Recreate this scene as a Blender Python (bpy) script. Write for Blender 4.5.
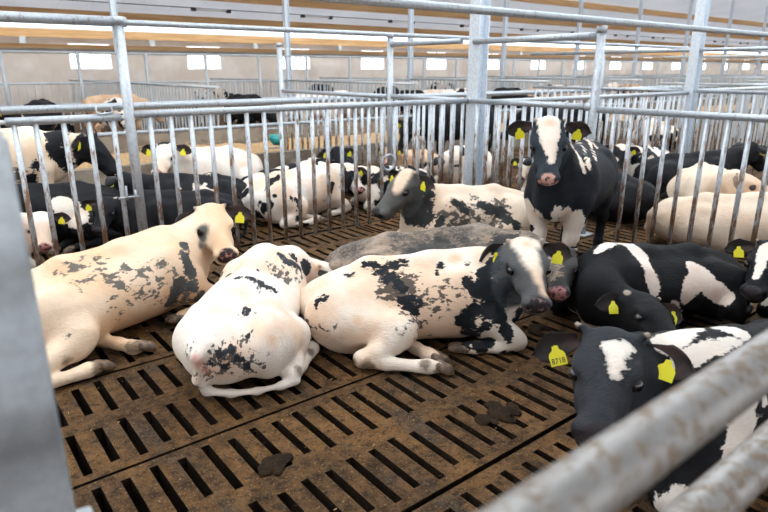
import bpy, math, random
import numpy as np
from mathutils import Vector, Matrix

for o in list(bpy.data.objects):
    bpy.data.objects.remove(o)
SC = bpy.context.scene
COL = SC.collection
random.seed(7)
rng = np.random.default_rng(7)
# ---------------------------------------------------------------- camera, sky, exposure
_A, _TH, EYE_H = math.radians(51.7), math.radians(17.2), 1.63
_fh = Vector((math.cos(_A), math.sin(_A), 0)); _rt = Vector((math.sin(_A), -math.cos(_A), 0))
_fw = _fh * math.cos(_TH) - Vector((0, 0, math.sin(_TH)))
_up = _fh * math.sin(_TH) + Vector((0, 0, math.cos(_TH)))
cam = bpy.data.cameras.new('camera'); CAM = bpy.data.objects.new('camera', cam); COL.objects.link(CAM)
cam.sensor_width = 36.0; cam.lens = 36.0 * 600.0 / 768.0
cam.clip_start = .02; cam.clip_end = 400
CAM.matrix_world = Matrix(((_rt.x, _up.x, -_fw.x, 0), (_rt.y, _up.y, -_fw.y, 0), (_rt.z, _up.z, -_fw.z, EYE_H), (0, 0, 0, 1)))
cam.dof.use_dof = True; cam.dof.focus_distance = 3.4; cam.dof.aperture_fstop = 3.4
SC.camera = CAM
W = bpy.data.worlds.new('overcast_sky'); SC.world = W; W.use_nodes = True
_bg = W.node_tree.nodes['Background']
_bg.inputs[0].default_value = (.93, .96, 1.0, 1); _bg.inputs[1].default_value = 6.0
SC.view_settings.view_transform = 'Standard'; SC.view_settings.look = 'None'
SC.view_settings.gamma = 1.0; SC.view_settings.use_curve_mapping = False
SC.view_settings.exposure = -0.2
SC.cycles.max_bounces = 8; SC.cycles.diffuse_bounces = 4; SC.cycles.glossy_bounces = 3
SC.cycles.sample_clamp_indirect = 8.0
# ---------------------------------------------------------------- mesh library
def new_obj(name, verts, faces, mat=None, parent=None, smooth=False):
    me = bpy.data.meshes.new(name)
    me.from_pydata([tuple(v) for v in verts], [], [tuple(f) for f in faces])
    if smooth:
        me.polygons.foreach_set('use_smooth', [True] * len(me.polygons))
    me.update()
    return link(name, me, mat, parent)

def link(name, me, mat=None, parent=None):
    o = bpy.data.objects.new(name, me)
    COL.objects.link(o)
    if mat is not None and len(me.materials) == 0:
        me.materials.append(mat)
    if parent is not None:
        o.parent = parent
    return o

def empty(name, loc=(0, 0, 0), rz=0.0):
    o = bpy.data.objects.new(name, None)
    o.empty_display_size = 0.1
    COL.objects.link(o)
    o.location = loc
    o.rotation_euler = (0, 0, rz)
    return o

def tag(o, label, cat, group=None):
    o['label'] = label
    o['category'] = cat
    if group:
        o['group'] = group
    return o

def struct(o, label=None, cat=None):
    o['kind'] = 'structure'
    if label:
        o['label'] = label
    if cat:
        o['category'] = cat
    return o

class MB:
    """collects simple shapes into one mesh"""
    def __init__(self):
        self.v, self.f, self.sm = [], [], []
    def box(self, x0, x1, y0, y1, z0, z1):
        b = len(self.v)
        for z in (z0, z1):
            self.v += [(x0, y0, z), (x1, y0, z), (x1, y1, z), (x0, y1, z)]
        self.f += [(b, b+3, b+2, b+1), (b+4, b+5, b+6, b+7), (b, b+1, b+5, b+4),
                   (b+1, b+2, b+6, b+5), (b+2, b+3, b+7, b+6), (b+3, b, b+4, b+7)]
        self.sm += [False] * 6
        return self
    def tube(self, pts, r, n=12, caps=True):
        pts = [Vector(p) for p in pts]
        rs = r if isinstance(r, (list, tuple)) else [r] * len(pts)
        b0 = len(self.v)
        prev = None
        for i, p in enumerate(pts):
            d = (pts[min(i+1, len(pts)-1)] - pts[max(i-1, 0)]).normalized()
            if prev is None:
                a = d.orthogonal().normalized()
            else:
                a = (prev - d * prev.dot(d)).normalized()
            prev = a
            c = d.cross(a)
            for k in range(n):
                t = 2 * math.pi * k / n
                self.v.append(tuple(p + (a * math.cos(t) + c * math.sin(t)) * rs[i]))
        for i in range(len(pts) - 1):
            for k in range(n):
                k2 = (k + 1) % n
                self.f.append((b0+i*n+k, b0+i*n+k2, b0+(i+1)*n+k2, b0+(i+1)*n+k))
                self.sm.append(True)
        if caps:
            self.f.append(tuple(b0 + k for k in reversed(range(n)))); self.sm.append(False)
            e = b0 + (len(pts) - 1) * n
            self.f.append(tuple(e + k for k in range(n))); self.sm.append(False)
        return self
    def mesh(self, name):
        me = bpy.data.meshes.new(name)
        me.from_pydata(self.v, [], self.f)
        me.polygons.foreach_set('use_smooth', self.sm)
        me.update()
        return me
    def build(self, name, mat, parent=None):
        return link(name, self.mesh(name), mat, parent)

# ---------------------------------------------------------------- signed-distance sculpting
def v3(*a):
    return np.array(a if len(a) == 3 else a[0], dtype=np.float64)

class Sculpt:
    """smooth union of ellipsoids and tapered capsules, meshed with surface nets"""
    def __init__(self):
        self.p = []
    def ell(self, c, r, R=None, k=0.06, sub=False):
        self.p.append(('e', v3(c), v3(r), R, k, sub)); return self
    def cone(self, a, b, ra, rb, k=0.05, sub=False):
        self.p.append(('c', v3(a), v3(b), (ra, rb), k, sub)); return self
    def chain(self, pts, k=0.04):
        for (a, ra), (b, rb) in zip(pts[:-1], pts[1:]):
            self.cone(a, b, ra, rb, k)
        return self
    def bounds(self):
        lo, hi = np.full(3, 9.), np.full(3, -9.)
        for q in self.p:
            if q[5]:
                continue
            l, h = self._bb(q, 0.0)
            lo = np.minimum(lo, l); hi = np.maximum(hi, h)
        return lo, hi
    def _bb(self, q, m):
        if q[0] == 'e':
            if q[3] is None:
                ext = q[2]
            else:
                ext = np.sqrt(((q[3] * q[2][None, :]) ** 2).sum(1))
            return q[1] - ext - m, q[1] + ext + m
        ra, rb = q[3]
        return np.minimum(q[1] - ra, q[2] - rb) - m, np.maximum(q[1] + ra, q[2] + rb) + m
    def mesh(self, h):
        lo, hi = self.bounds()
        lo = lo - 2.5 * h; hi = hi + 2.5 * h
        n = np.ceil((hi - lo) / h).astype(int) + 1
        D = np.full(n, 0.5, dtype=np.float32)
        ax = [lo[i] + h * np.arange(n[i]) for i in range(3)]
        for q in self.p:
            k = q[4]
            l, u = self._bb(q, k + 2 * h)
            i0 = np.maximum(((l - lo) / h).astype(int), 0)
            i1 = np.minimum(((u - lo) / h).astype(int) + 2, n)
            if (i1 <= i0).any():
                continue
            sl = tuple(slice(a, b) for a, b in zip(i0, i1))
            X = ax[0][sl[0]][:, None, None]; Y = ax[1][sl[1]][None, :, None]; Z = ax[2][sl[2]][None, None, :]
            if q[0] == 'e':
                dx, dy, dz = X - q[1][0], Y - q[1][1], Z - q[1][2]
                if q[3] is not None:
                    R = q[3]
                    dx, dy, dz = (R[0, 0]*dx + R[1, 0]*dy + R[2, 0]*dz, R[0, 1]*dx + R[1, 1]*dy + R[2, 1]*dz,
                                  R[0, 2]*dx + R[1, 2]*dy + R[2, 2]*dz)
                r = q[2]
                k0 = np.sqrt((dx/r[0])**2 + (dy/r[1])**2 + (dz/r[2])**2)
                k1 = np.sqrt((dx/r[0]**2)**2 + (dy/r[1]**2)**2 + (dz/r[2]**2)**2) + 1e-9
                d = k0 * (k0 - 1.0) / k1
            else:
                a, b = q[1], q[2]; ra, rb = q[3]
                ba = b - a; L2 = float(ba @ ba) + 1e-12
                px, py, pz = X - a[0], Y - a[1], Z - a[2]
                t = np.clip((px*ba[0] + py*ba[1] + pz*ba[2]) / L2, 0, 1)
                d = np.sqrt((px - t*ba[0])**2 + (py - t*ba[1])**2 + (pz - t*ba[2])**2) - (ra + (rb - ra) * t)
            cur = D[sl]
            if q[5]:
                d = -d
                hh = np.clip(0.5 - 0.5 * (d - cur) / k, 0, 1) if k > 0 else (d < cur).astype(np.float32)
                D[sl] = (d * (1 - hh) + cur * hh) + k * hh * (1 - hh)
            else:
                hh = np.clip(0.5 + 0.5 * (cur - d) / k, 0, 1)
                D[sl] = (cur * (1 - hh) + d * hh) - k * hh * (1 - hh)
        # surface nets
        S = D < 0
        c = [slice(0, -1), slice(1, None)]
        cnt = np.zeros(tuple(n - 1), dtype=np.int8); acc = np.zeros(tuple(n - 1) + (3,), dtype=np.float32)
        for axis in range(3):
            oth = [i for i in range(3) if i != axis]
            sa = [slice(None)] * 3; sb = [slice(None)] * 3
            sa[axis] = slice(0, -1); sb[axis] = slice(1, None)
            da, db = D[tuple(sa)], D[tuple(sb)]
            cr = S[tuple(sa)] != S[tuple(sb)]
            t = np.where(cr, da / np.where(cr, da - db, 1), 0).astype(np.float32)
            for i in (0, 1):
                for j in (0, 1):
                    s = [slice(None)] * 3
                    s[oth[0]] = c[i]; s[oth[1]] = c[j]
                    m = cr[tuple(s)]
                    cnt += m
                    acc[..., axis] += t[tuple(s)] * m
                    acc[..., oth[0]] += i * m
                    acc[..., oth[1]] += j * m
        act = cnt > 0
        idx = np.full(cnt.shape, -1, dtype=np.int64); nv = int(act.sum()); idx[act] = np.arange(nv)
        cell = np.argwhere(act)
        V = lo + h * (cell + acc[act] / cnt[act][:, None])
        F = []
        for axis in range(3):
            o1, o2 = (axis + 1) % 3, (axis + 2) % 3
            sa = [slice(None)] * 3; sb = [slice(None)] * 3
            sa[axis] = slice(0, -1); sb[axis] = slice(1, None)
            for ax2 in (o1, o2):
                sa[ax2] = slice(1, -1); sb[ax2] = slice(1, -1)
            A, B = S[tuple(sa)], S[tuple(sb)]
            e = np.argwhere(A != B)
            inside = A[tuple(e.T)]
            q = e.copy(); q[:, o1] += 1; q[:, o2] += 1
            def at(d1, d2):
                w = q.copy(); w[:, o1] -= d1; w[:, o2] -= d2
                return idx[w[:, 0], w[:, 1], w[:, 2]]
            f = np.stack([at(1, 1), at(0, 1), at(0, 0), at(1, 0)], 1)
            f[~inside] = f[~inside][:, ::-1]
            F.append(f)
        F = np.concatenate(F)
        # light relaxation removes the grid stepping
        for _ in range(2):
            sm = np.zeros_like(V); ct = np.zeros(nv)
            for i in range(4):
                a, b = F[:, i], F[:, (i + 1) % 4]
                for d in range(3):
                    sm[:, d] += np.bincount(a, V[b, d], nv) + np.bincount(b, V[a, d], nv)
                ct += np.bincount(a, minlength=nv) + np.bincount(b, minlength=nv)
            V = 0.5 * V + 0.5 * sm / ct[:, None]
        return V, F

def np_mesh(name, V, F, attrs=None):
    me = bpy.data.meshes.new(name)
    me.vertices.add(len(V)); me.vertices.foreach_set('co', V.astype(np.float32).ravel())
    me.loops.add(F.size); me.loops.foreach_set('vertex_index', F.astype(np.int32).ravel())
    me.polygons.add(len(F)); me.polygons.foreach_set('loop_start', np.arange(0, F.size, 4, dtype=np.int32))
    me.polygons.foreach_set('use_smooth', np.ones(len(F), dtype=bool))
    me.update(calc_edges=True)
    for k, a in (attrs or {}).items():
        at = me.attributes.new(k, 'FLOAT', 'POINT')
        at.data.foreach_set('value', a.astype(np.float32))
    return me

def rot(yaw, pitch, roll):
    """columns: forward, side, up.  yaw about z, then nose pitch (down positive), then roll"""
    cy, sy, cp, sp = math.cos(yaw), math.sin(yaw), math.cos(pitch), math.sin(pitch)
    f = v3(cy * cp, sy * cp, -sp)
    s = v3(-sy, cy, 0.0)
    u = np.cross(f, s)
    cr, sr = math.cos(roll), math.sin(roll)
    s2 = s * cr + u * sr
    return np.stack([f, s2, np.cross(f, s2)], 1)

# ---------------------------------------------------------------- cattle
def ear_mesh(sgn, L=0.165, W=0.052):
    """cupped leaf: root at origin, tip along +y*sgn, open side facing +x"""
    nu, nv = 11, 7
    V, F = [], []
    for lay in (0, 1):
        for i in range(nu):
            t = i / (nu - 1)
            w = W * (0.42 + 0.58 * math.sin(math.pi * min(1, t * 1.25) * 0.5)) if t < 0.45 else W * math.sqrt(max(0.0, 1 - ((t - 0.45) / 0.55) ** 2)) * 1.0
            w = max(w, 0.004)
            for j in range(nv):
                s = -1 + 2 * j / (nv - 1)
                cup = 0.034 * (1 - t * 0.55) * (s * s - 1) * (w / W)
                x = cup - 0.02 * t * t + (0.0 if lay == 0 else -0.006)
                V.append((x, sgn * (t * L - 0.012 * s * s * t), s * w - 0.018 * t * t))
    n = nu * nv
    for i in range(nu - 1):
        for j in range(nv - 1):
            a = i * nv + j
            q = (a, a + 1, a + nv + 1, a + nv)
            F.append(q if sgn < 0 else q[::-1])
            q2 = tuple(n + x for x in q)
            F.append(q2[::-1] if sgn < 0 else q2)
    for i in range(nu - 1):
        for j in (0, nv - 1):
            a, b = i * nv + j, (i + 1) * nv + j
            F.append((a, b, n + b, n + a))
    for i in (0, nu - 1):
        for j in range(nv - 1):
            a, b = i * nv + j, i * nv + j + 1
            F.append((a, b, n + b, n + a))
    me = bpy.data.meshes.new('ear')
    me.from_pydata(V, [], F)
    me.polygons.foreach_set('use_smooth', [True] * len(F))
    nin = 2 * (nu - 1) * (nv - 1)
    mi = [(0 if k >= nin else (1 if k % 2 == 0 else 0)) for k in range(len(F))]
    me.polygons.foreach_set('material_index', mi)
    me.update()
    return me

def tag_mesh():
    """plastic ear tag: shouldered plate with a stud, hanging in the yz plane, front +x"""
    prof = [(-0.031, -0.072), (0.031, -0.072), (0.032, -0.034), (0.027, -0.022), (0.014, -0.012), (0.011, 0.004),
            (-0.011, 0.004), (-0.014, -0.012), (-0.027, -0.022), (-0.032, -0.034)]
    n = len(prof)
    V = [(0.0018, y, z) for y, z in prof] + [(-0.0018, y, z) for y, z in prof]
    F = [tuple(range(n)), tuple(reversed(range(n, 2 * n)))]
    F += [(i, n + i, n + (i + 1) % n, (i + 1) % n) for i in range(n)]
    b = len(V)
    for x, r in ((-0.004, 0.006), (0.006, 0.006), (0.007, 0.004)):
        V += [(x, r * math.cos(a * math.pi / 3), 0.0 + r * math.sin(a * math.pi / 3)) for a in range(6)]
    for k in range(2):
        for a in range(6):
            F.append((b + k*6 + a, b + k*6 + (a+1) % 6, b + (k+1)*6 + (a+1) % 6, b + (k+1)*6 + a))
    F.append(tuple(b + 12 + a for a in range(6)))
    me = bpy.data.meshes.new('ear_tag')
    me.from_pydata(V, [], F); me.update()
    return me

def head_prims(S, P, R, hs, horn=1.0):
    """skull, face, jaw and muzzle in the head frame (x to the nose, y side, z up from the forehead)"""
    T = lambda x, y, z: P + R @ (v3(x, y, z) * hs)
    r3 = lambda *r: v3(*r) * hs
    S.ell(T(.085, 0, -.080), r3(.130, .112, .108), R, k=.05)
    S.ell(T(.120, 0, -.026), r3(.135, .098, .042), R, k=.04)
    S.ell(T(.005, 0, -.030), r3(.060, .085, .058), R, k=.05)           # poll
    S.cone(T(.17, 0, -.080), T(.35, 0, -.088), .090*hs, .066*hs, k=.04)
    S.cone(T(.12, 0, -.030), T(.37, 0, -.050), .052*hs, .038*hs, k=.035)  # nose bridge
    S.cone(T(.09, 0, -.165), T(.35, 0, -.145), .058*hs, .040*hs, k=.045)  # jaw
    for s in (-1, 1):
        S.ell(T(.09, s*.072, -.125), r3(.095, .042, .095), R, k=.04)   # cheek
        S.ell(T(.145, s*.100, -.034), r3(.050, .022, .024), R, k=.025)  # brow
        S.ell(T(.225, s*.070, -.098), r3(.085, .022, .028), R, k=.03)   # facial crest
        S.cone(T(.0, s*.062, -.015), T(-.012 * horn, s*(.070 + .034*horn), -.004 + .014*horn), .024*hs, .013*hs, k=.016)   # horn bud
    S.ell(T(.405, 0, -.085), r3(.056, .082, .060), R, k=.03)          # muzzle
    S.ell(T(.380, 0, -.148), r3(.050, .060, .030), R, k=.02)            # chin
    for s in (-1, 1):
        S.ell(T(.428, s*.050, -.060), r3(.032, .029, .029), R, k=.02)  # nostril wing
        S.ell(T(.462, s*.054, -.064), r3(.022, .016, .013), R, k=.008, sub=True)
        S.ell(T(.176, s*.126, -.058), r3(.040, .020, .024), R, k=.016, sub=True)   # eye opening
        S.ell(T(.225, s*.110, -.062), r3(.040, .018, .020), R, k=.02, sub=True)    # tear hollow
        S.cone(T(.31, s*.088, -.134), T(.45, s*.045, -.126), .006*hs, .006*hs, k=.008, sub=True)  # mouth line
    return T

def leg(S, pts, k=.035):
    S.chain(pts, k)

def cow_sculpt(q):
    """q: pose dictionary.  returns the sculpt, head frame and hoof frames (local, unscaled)"""
    S = Sculpt()
    fat = q.get('fat', 1.0)
    hoofs = []
    bend = q.get('bend', 0.0)        # sideways bend of the trunk
    drop = q.get('drop', 0.0)        # lowered croup
    def B(x, y, z):
        if drop and x < -.15 and z > .2:
            z = z - drop * (-.15 - x) / .5
        return v3(x, y + bend * (x * x) * (1 if x > 0 else 0.4), z)
    if q['kind'] == 'lie':
        lean = q.get('lean', 0.0)    # belly rolls to +y
        w = fat
        S.ell(B(-.50, lean*.2, .295), (.26, .255*w, .255 - drop*.3), k=.05)
        S.ell(B(-.22, lean*.5, .305), (.38, .325*w, .285), k=.10)
        S.ell(B(.08, lean*.5, .315), (.40, .315*w, .300), k=.10)
        S.ell(B(.34, lean*.2, .345), (.28, .265*w, .315), k=.10)
        S.ell(B(.52, 0, .33), (.17, .19, .24), k=.08)
        S.cone(B(-.66, 0, .455), B(-.30, 0, .565), .05, .06, k=.09)
        S.cone(B(-.30, 0, .565), B(.10, 0, .580), .06, .06, k=.09)
        S.cone(B(.10, 0, .585), B(.42, 0, .620), .06, .07, k=.10)
        for s in (-1, 1):
            S.ell(B(-.38, s*.175, .490), (.075, .06, .05), k=.07)      # hip bone
            S.ell(B(-.715, s*.080, .375), (.05, .045, .05), k=.07)     # pin bone
            S.ell(B(.34, s*.20, .40), (.13, .085, .20), rot(0, -.35, 0), k=.08)   # shoulder blade
            S.ell(B(.46, s*.20, .25), (.14, .09, .13), k=.07)          # upper arm
        for s in q.get('hind', (1, -1)):
            main = (s == q.get('side', 1))
            if main and 'hind_leg' in q:            # leg stretched out behind
                S.ell(B(-.46, s*.24, .27), (.25, .125, .235), rot(0, .2, 0), k=.07)
                hl = q['hind_leg']
                leg(S, [(B(-.46, s*.26, .27), .14), (B(*hl[0]), .085), (B(*hl[1]), .055)], .05)
                leg(S, [(B(*hl[1]), .052), (B(*hl[2]), .038), (B(*hl[3]), .042), (B(*hl[4]), .036)], .03)
                dd = v3(hl[4]) - v3(hl[2])
                hoofs.append((B(*hl[4]) + dd / np.linalg.norm(dd) * .03 - v3(0, 0, .008), math.atan2(dd[1], dd[0]) * .999, .15))
            elif main:
                o = q.get('hind_out', 0.0); hb = q.get('hind_back', 0.0)
                S.ell(B(-.44, s*.25, .285), (.265, .125, .245), rot(0, .35, 0), k=.07)
                leg(S, [(B(-.42, s*.27, .30), .15), (B(-.20-hb*.6, s*(.335+o*.4), .22), .105), (B(-.24-hb*.6, s*(.35+o*.6), .17), .088)], .06)
                leg(S, [(B(-.22-hb*.6, s*(.34+o*.5), .19), .090), (B(-.40-hb, s*(.395+o), .105), .062), (B(-.485-hb, s*(.41+o), .075), .050)], .04)
                leg(S, [(B(-.49-hb, s*(.41+o), .075), .052), (B(-.34-hb, s*(.43+o), .054), .042), (B(-.15-hb, s*(.45+o), .048), .036),
                        (B(-.09-hb, s*(.455+o), .05), .043), (B(-.03-hb, s*(.455+o), .045), .036)], .025)
                hoofs.append((B(.0-hb, s*(.455+o), .036), 0.03*s, .15))
            else:
                leg(S, [(B(-.42, s*.18, .28), .16), (B(-.14, s*.22, .18), .10), (B(-.32, s*.10, .08), .06)], .06)
                if q.get('under_hoof', True):
                    yy = q.get('side', 1); ux, uy = q.get('uh', (0, 0))
                    leg(S, [(B(-.32, 0, .07), .05), (B(-.02+ux*.8, yy*(.27+uy*.7), .055), .038), (B(.05+ux, yy*(.345+uy), .05), .043), (B(.09+ux, yy*(.365+uy), .046), .036)], .03)
                    hoofs.append((B(.115+ux, yy*(.375+uy), .036), .4*yy, .15))
        for s in (-1, 1):
            kx = q.get('knee', {}).get(s, (.66, .22))
            leg(S, [(B(.42, s*.21, .24), .105), (B(kx[0]-.05, s*kx[1], .125), .066), (B(kx[0], s*kx[1], .085), .062)], .05)
            leg(S, [(B(kx[0]+.005, s*kx[1], .075), .056), (B(kx[0]-.12, s*(kx[1]+.03), .05), .042), (B(kx[0]-.27, s*(kx[1]+.045), .046), .036),
                    (B(kx[0]-.33, s*(kx[1]+.05), .05), .04)], .03)
            hoofs.append((B(kx[0]-.375, s*(kx[1]+.05), .04), math.pi, .5))
        neck0 = B(.44, 0, .46); r0 = .195
        brisket = B(.60, 0, .27)
        S.ell(brisket, (.13, .13, .15), k=.07)
        tail0 = B(-.730, 0, .43)
    else:
        z0 = q.get('z', 0.0)
        S.ell((-.50, 0, .80), (.24, .23*fat, .25), k=.06)
        S.ell((-.20, 0, .75), (.36, .27*fat, .285), k=.10)
        S.ell((.08, 0, .745), (.36, .265*fat, .295), k=.10)
        S.ell((.32, 0, .765), (.26, .235*fat, .30), k=.10)
        S.ell((.50, 0, .74), (.15, .17, .21), k=.08)
        S.cone((-.66, 0, .97), (-.30, 0, 1.005), .05, .06, k=.09)
        S.cone((-.30, 0, 1.005), (.1, 0, .995), .06, .06, k=.09)
        S.cone((.10, 0, .995), (.40, 0, 1.02), .06, .07, k=.10)
        for s in (-1, 1):
            S.ell((-.36, s*.165, .96), (.07, .055, .05), k=.07)
            S.ell((-.72, s*.08, .90), (.05, .045, .05), k=.06)
            S.ell((.34, s*.185, .82), (.12, .075, .20), rot(0, -.3, 0), k=.08)
            d = q.get('step', {}).get(s, 0.0)
            S.ell((-.47, s*.155, .70), (.20, .105, .24), rot(0, .15, 0), k=.07)
            leg(S, [((-.44, s*.17, .66), .13), ((-.36, s*.175, .56), .095), ((-.56, s*.16, .38), .056), ((-.60, s*.16, .35), .052)], .05)
            leg(S, [((-.60, s*.16, .36), .05), ((-.56-d*.5, s*.16, .20), .037), ((-.54-d*.5, s*.16, .11), .042), ((-.52-d*.5, s*.16, .06), .04)], .03)
            hoofs.append(((-.49-d*.5, s*.16, .032), 0, 0))
            leg(S, [((.42, s*.165, .68), .11), ((.41, s*.15, .54), .085), ((.42+d*.3, s*.135, .37), .058), ((.42+d*.35, s*.135, .33), .056)], .05)
            leg(S, [((.42+d*.35, s*.135, .33), .054), ((.42+d*.5, s*.135, .18), .038), ((.42+d*.5, s*.135, .11), .043), ((.44+d*.5, s*.135, .06), .04)], .03)
            hoofs.append(((.47+d*.5, s*.135, .032), 0, 0))
        neck0 = v3(.44, 0, .86); r0 = .185
        S.ell((.57, 0, .68), (.12, .12, .15), k=.07)
        tail0 = v3(-.745, 0, .95)
        brisket = v3(.57, 0, .68)
    low = q.get('low', 1.0)
    if low != 1.0:                    # flatten a resting trunk
        for i, (a, b, c, d, k, sub) in enumerate(S.p):
            b = b * v3(1, 1, low)
            c = c * v3(1, 1, low)
            S.p[i] = (a, b, c, d, k, sub)
        zz = v3(1, 1, low)
        neck0, brisket, tail0 = neck0 * zz, brisket * zz, tail0 * zz
    hd = q['head']
    P = v3(hd['pos']); R = rot(hd.get('yaw', 0), hd.get('pitch', .6), hd.get('roll', 0)); hs = hd.get('s', 1.0)
    nb = P + R @ (v3(.035, 0, -.085) * hs)          # where the neck enters the skull
    mid = 0.5 * (neck0 + nb) + v3(hd.get('mid', (0, 0, .015)))
    S.chain([(neck0, r0), (mid, .138), (nb, .096 * hs)], .07)
    thr = P + R @ (v3(.09, 0, -.165) * hs)
    mid2 = 0.5 * (brisket + thr) + v3(hd.get('mid', (0, 0, 0))) * .8
    S.chain([(brisket, .10), (mid2, .075), (thr, .06)], .09)           # dewlap and throat
    T = head_prims(S, P, R, hs, q.get('horn', 1.0))
    tl = q.get('tail')
    if tl is None:
        if q['kind'] == 'lie':
            tl = [(-.77, .03, .30), (-.775, .07, .16), (-.74, .12, .05), (-.62, .27, .035)]
        else:
            tl = [(-.80, 0, .82), (-.81, .01, .60), (-.79, .02, .42)]
    pts = [(tail0, .042)] + [(v3(t), max(.017, .027 - .002 * i)) for i, t in enumerate(tl)]
    S.chain(pts, .03)
    e = v3(tl[-1]); d = v3(tl[-1]) - v3(tl[-2] if len(tl) > 1 else tail0); d /= np.linalg.norm(d)
    S.cone(e, e + d * .10, .024, .014, k=.03)        # switch of hair
    return S, P, R, hs, T, hoofs

HOOF = []
def hoof_mesh():
    if not HOOF:
        S = Sculpt()
        for s in (-1, 1):
            S.cone((-.03, s*.021, .012), (.030, s*.023, -.004), .027, .024, k=.006)
            S.cone((.030, s*.023, -.004), (.058, s*.018, -.014), .024, .013, k=.012)
        V, F = S.mesh(.008)
        V[:, 2] = np.maximum(V[:, 2], -.034)
        HOOF.append(np_mesh('hoof', V, F))
    return HOOF[0]

def paint(V, strokes, base=-.5, H=None, fill=None):
    """coat fields from 3-D blobs (kind, x, y, z, radius); blobs of one kind melt together"""
    n = len(V)
    A = {c: np.full(n, -.5) for c in 'kfptdg'}
    if base > 0:
        A['k'][:] = base
    if fill:                          # whole head in one colour before the marks are laid on it
        hd = np.minimum(.30 - np.sqrt((((H - np.array([.20, 0, -.09])) / np.array([1.0, .72, .72])) ** 2).sum(1)), .1)
        A[fill] = np.maximum(A[fill], hd)
    def smax(a, b, k=.022):
        h = np.clip(.5 + .5 * (b - a) / k, 0, 1)
        return a * (1 - h) + b * h + k * h * (1 - h)
    for kind, x, y, z, r in strokes:
        d = np.sqrt(((V - np.array([x, y, z])) ** 2).sum(1))
        r = r * 1.12 + .004
        if kind == 'w':
            for c in 'kfg':
                A[c] = -smax(-A[c], r - d)
        else:
            A[kind] = smax(A[kind], r - d)
    return A

EARS = {}
COWS = {}
def make_cow(name, q, coat, label, loc, heading, scale=1.0, h=.016, group=None, strokes=None, base=-.5, tags=(1, 1), ear_rot=None, fill=None, tag_me=None):
    S, P, R, hs, T, hoofs = cow_sculpt(q)
    V, F = S.mesh(h)
    V[:, 2] = np.maximum(V[:, 2], 0.004)
    H = (V - P) @ R / hs
    A = paint(V, strokes or [], base, H, fill)
    # muzzle skin, eyelids
    mz = .058 - np.sqrt(((H - np.array([.44, 0, -.075])) / np.array([1, 1.15, 1]) ) ** 2 @ np.ones(3))
    A['mz'] = mz
    hn = q.get('horn', 1.0)
    A['h'] = np.maximum(*[.022 - np.sqrt(((H - np.array([-.015 * hn, s*(.076 + .034*hn), -.002 + .016*hn])) ** 2).sum(1)) for s in (-1, 1)])
    A['er'] = np.maximum(*[.031 - np.sqrt((((H - np.array([.174, s*.112, -.058])) / np.array([1.25, 1, 1])) ** 2).sum(1)) for s in (-1, 1)])
    hp = np.where((H[:, 0] > -.12) & (H[:, 0] < .6) & (np.abs(H[:, 1]) < .2) & (np.abs(H[:, 2] + .08) < .2), 1.0, 0.0)
    A['face'] = hp
    at = {'c_' + k: a for k, a in A.items()}
    me = np_mesh('cow_body', V, F, at)
    root = empty(name, loc, heading)
    root.scale = (scale,) * 3
    body = link('body', me, coat['body'], root)
    def frame(p, M, s):
        m = Matrix.Identity(4)
        for i in range(3):
            for j in range(3):
                m[i][j] = M[i, j] * s
            m[i][3] = p[i]
        return m
    for s in (-1, 1):
        e = link('eye', EYE, None, root)
        e.matrix_local = frame(T(.174, s*.100, -.057), R, hs)
        if s not in EARS:
            EARS[s] = ear_mesh(s)
        ear = bpy.data.objects.new('ear', EARS[s])
        COL.objects.link(ear); ear.parent = root
        if len(EARS[s].materials) == 0:
            EARS[s].materials.append(coat['ear']); EARS[s].materials.append(M_EARIN)
        ear.material_slots[0].link = 'OBJECT'; ear.material_slots[0].material = coat['ear']
        er = (ear_rot or {}).get(s, (0.0, 0.0, 0.0))
        E = R @ rot(s * (-.10 + er[0]), -.55 + er[1], s * (-.12 + er[2]))
        ear.matrix_local = frame(T(.0, s*.112, -.040), E, hs * 1.15)
        if tags[0 if s > 0 else 1]:
            tg = link('ear_tag', (tag_me or {}).get(s, TAG), None, ear)
            tg.matrix_local = frame(v3(.012, s*.080, -.004), np.eye(3), .86)
    for p, a, pit in hoofs:
        hf = link('hoof', hoof_mesh(), M_HOOF, root)
        hf.matrix_local = frame(v3(p), rot(a, pit if abs(a) < 3 or pit < .3 else -0.3, 0), 1.0)
    tag(root, label, 'cow', group)
    COWS[root.name] = root
    return root

def copy_cow(src, coat, label, loc, heading, scale=1.0, group=None):
    r = src.copy(); COL.objects.link(r)
    r.location = loc; r.rotation_euler = (0, 0, heading); r.scale = (scale,) * 3
    r['label'] = label
    if group:
        r['group'] = group
    for ch in src.children:
        c = ch.copy(); COL.objects.link(c); c.parent = r
        if ch.name.startswith('body'):
            c.material_slots[0].link = 'OBJECT'; c.material_slots[0].material = coat['body']
        elif ch.name.startswith('ear'):
            c.material_slots[0].link = 'OBJECT'; c.material_slots[0].material = coat['ear']
        for g in ch.children:
            k = g.copy(); COL.objects.link(k); k.parent = c
    return r
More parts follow.
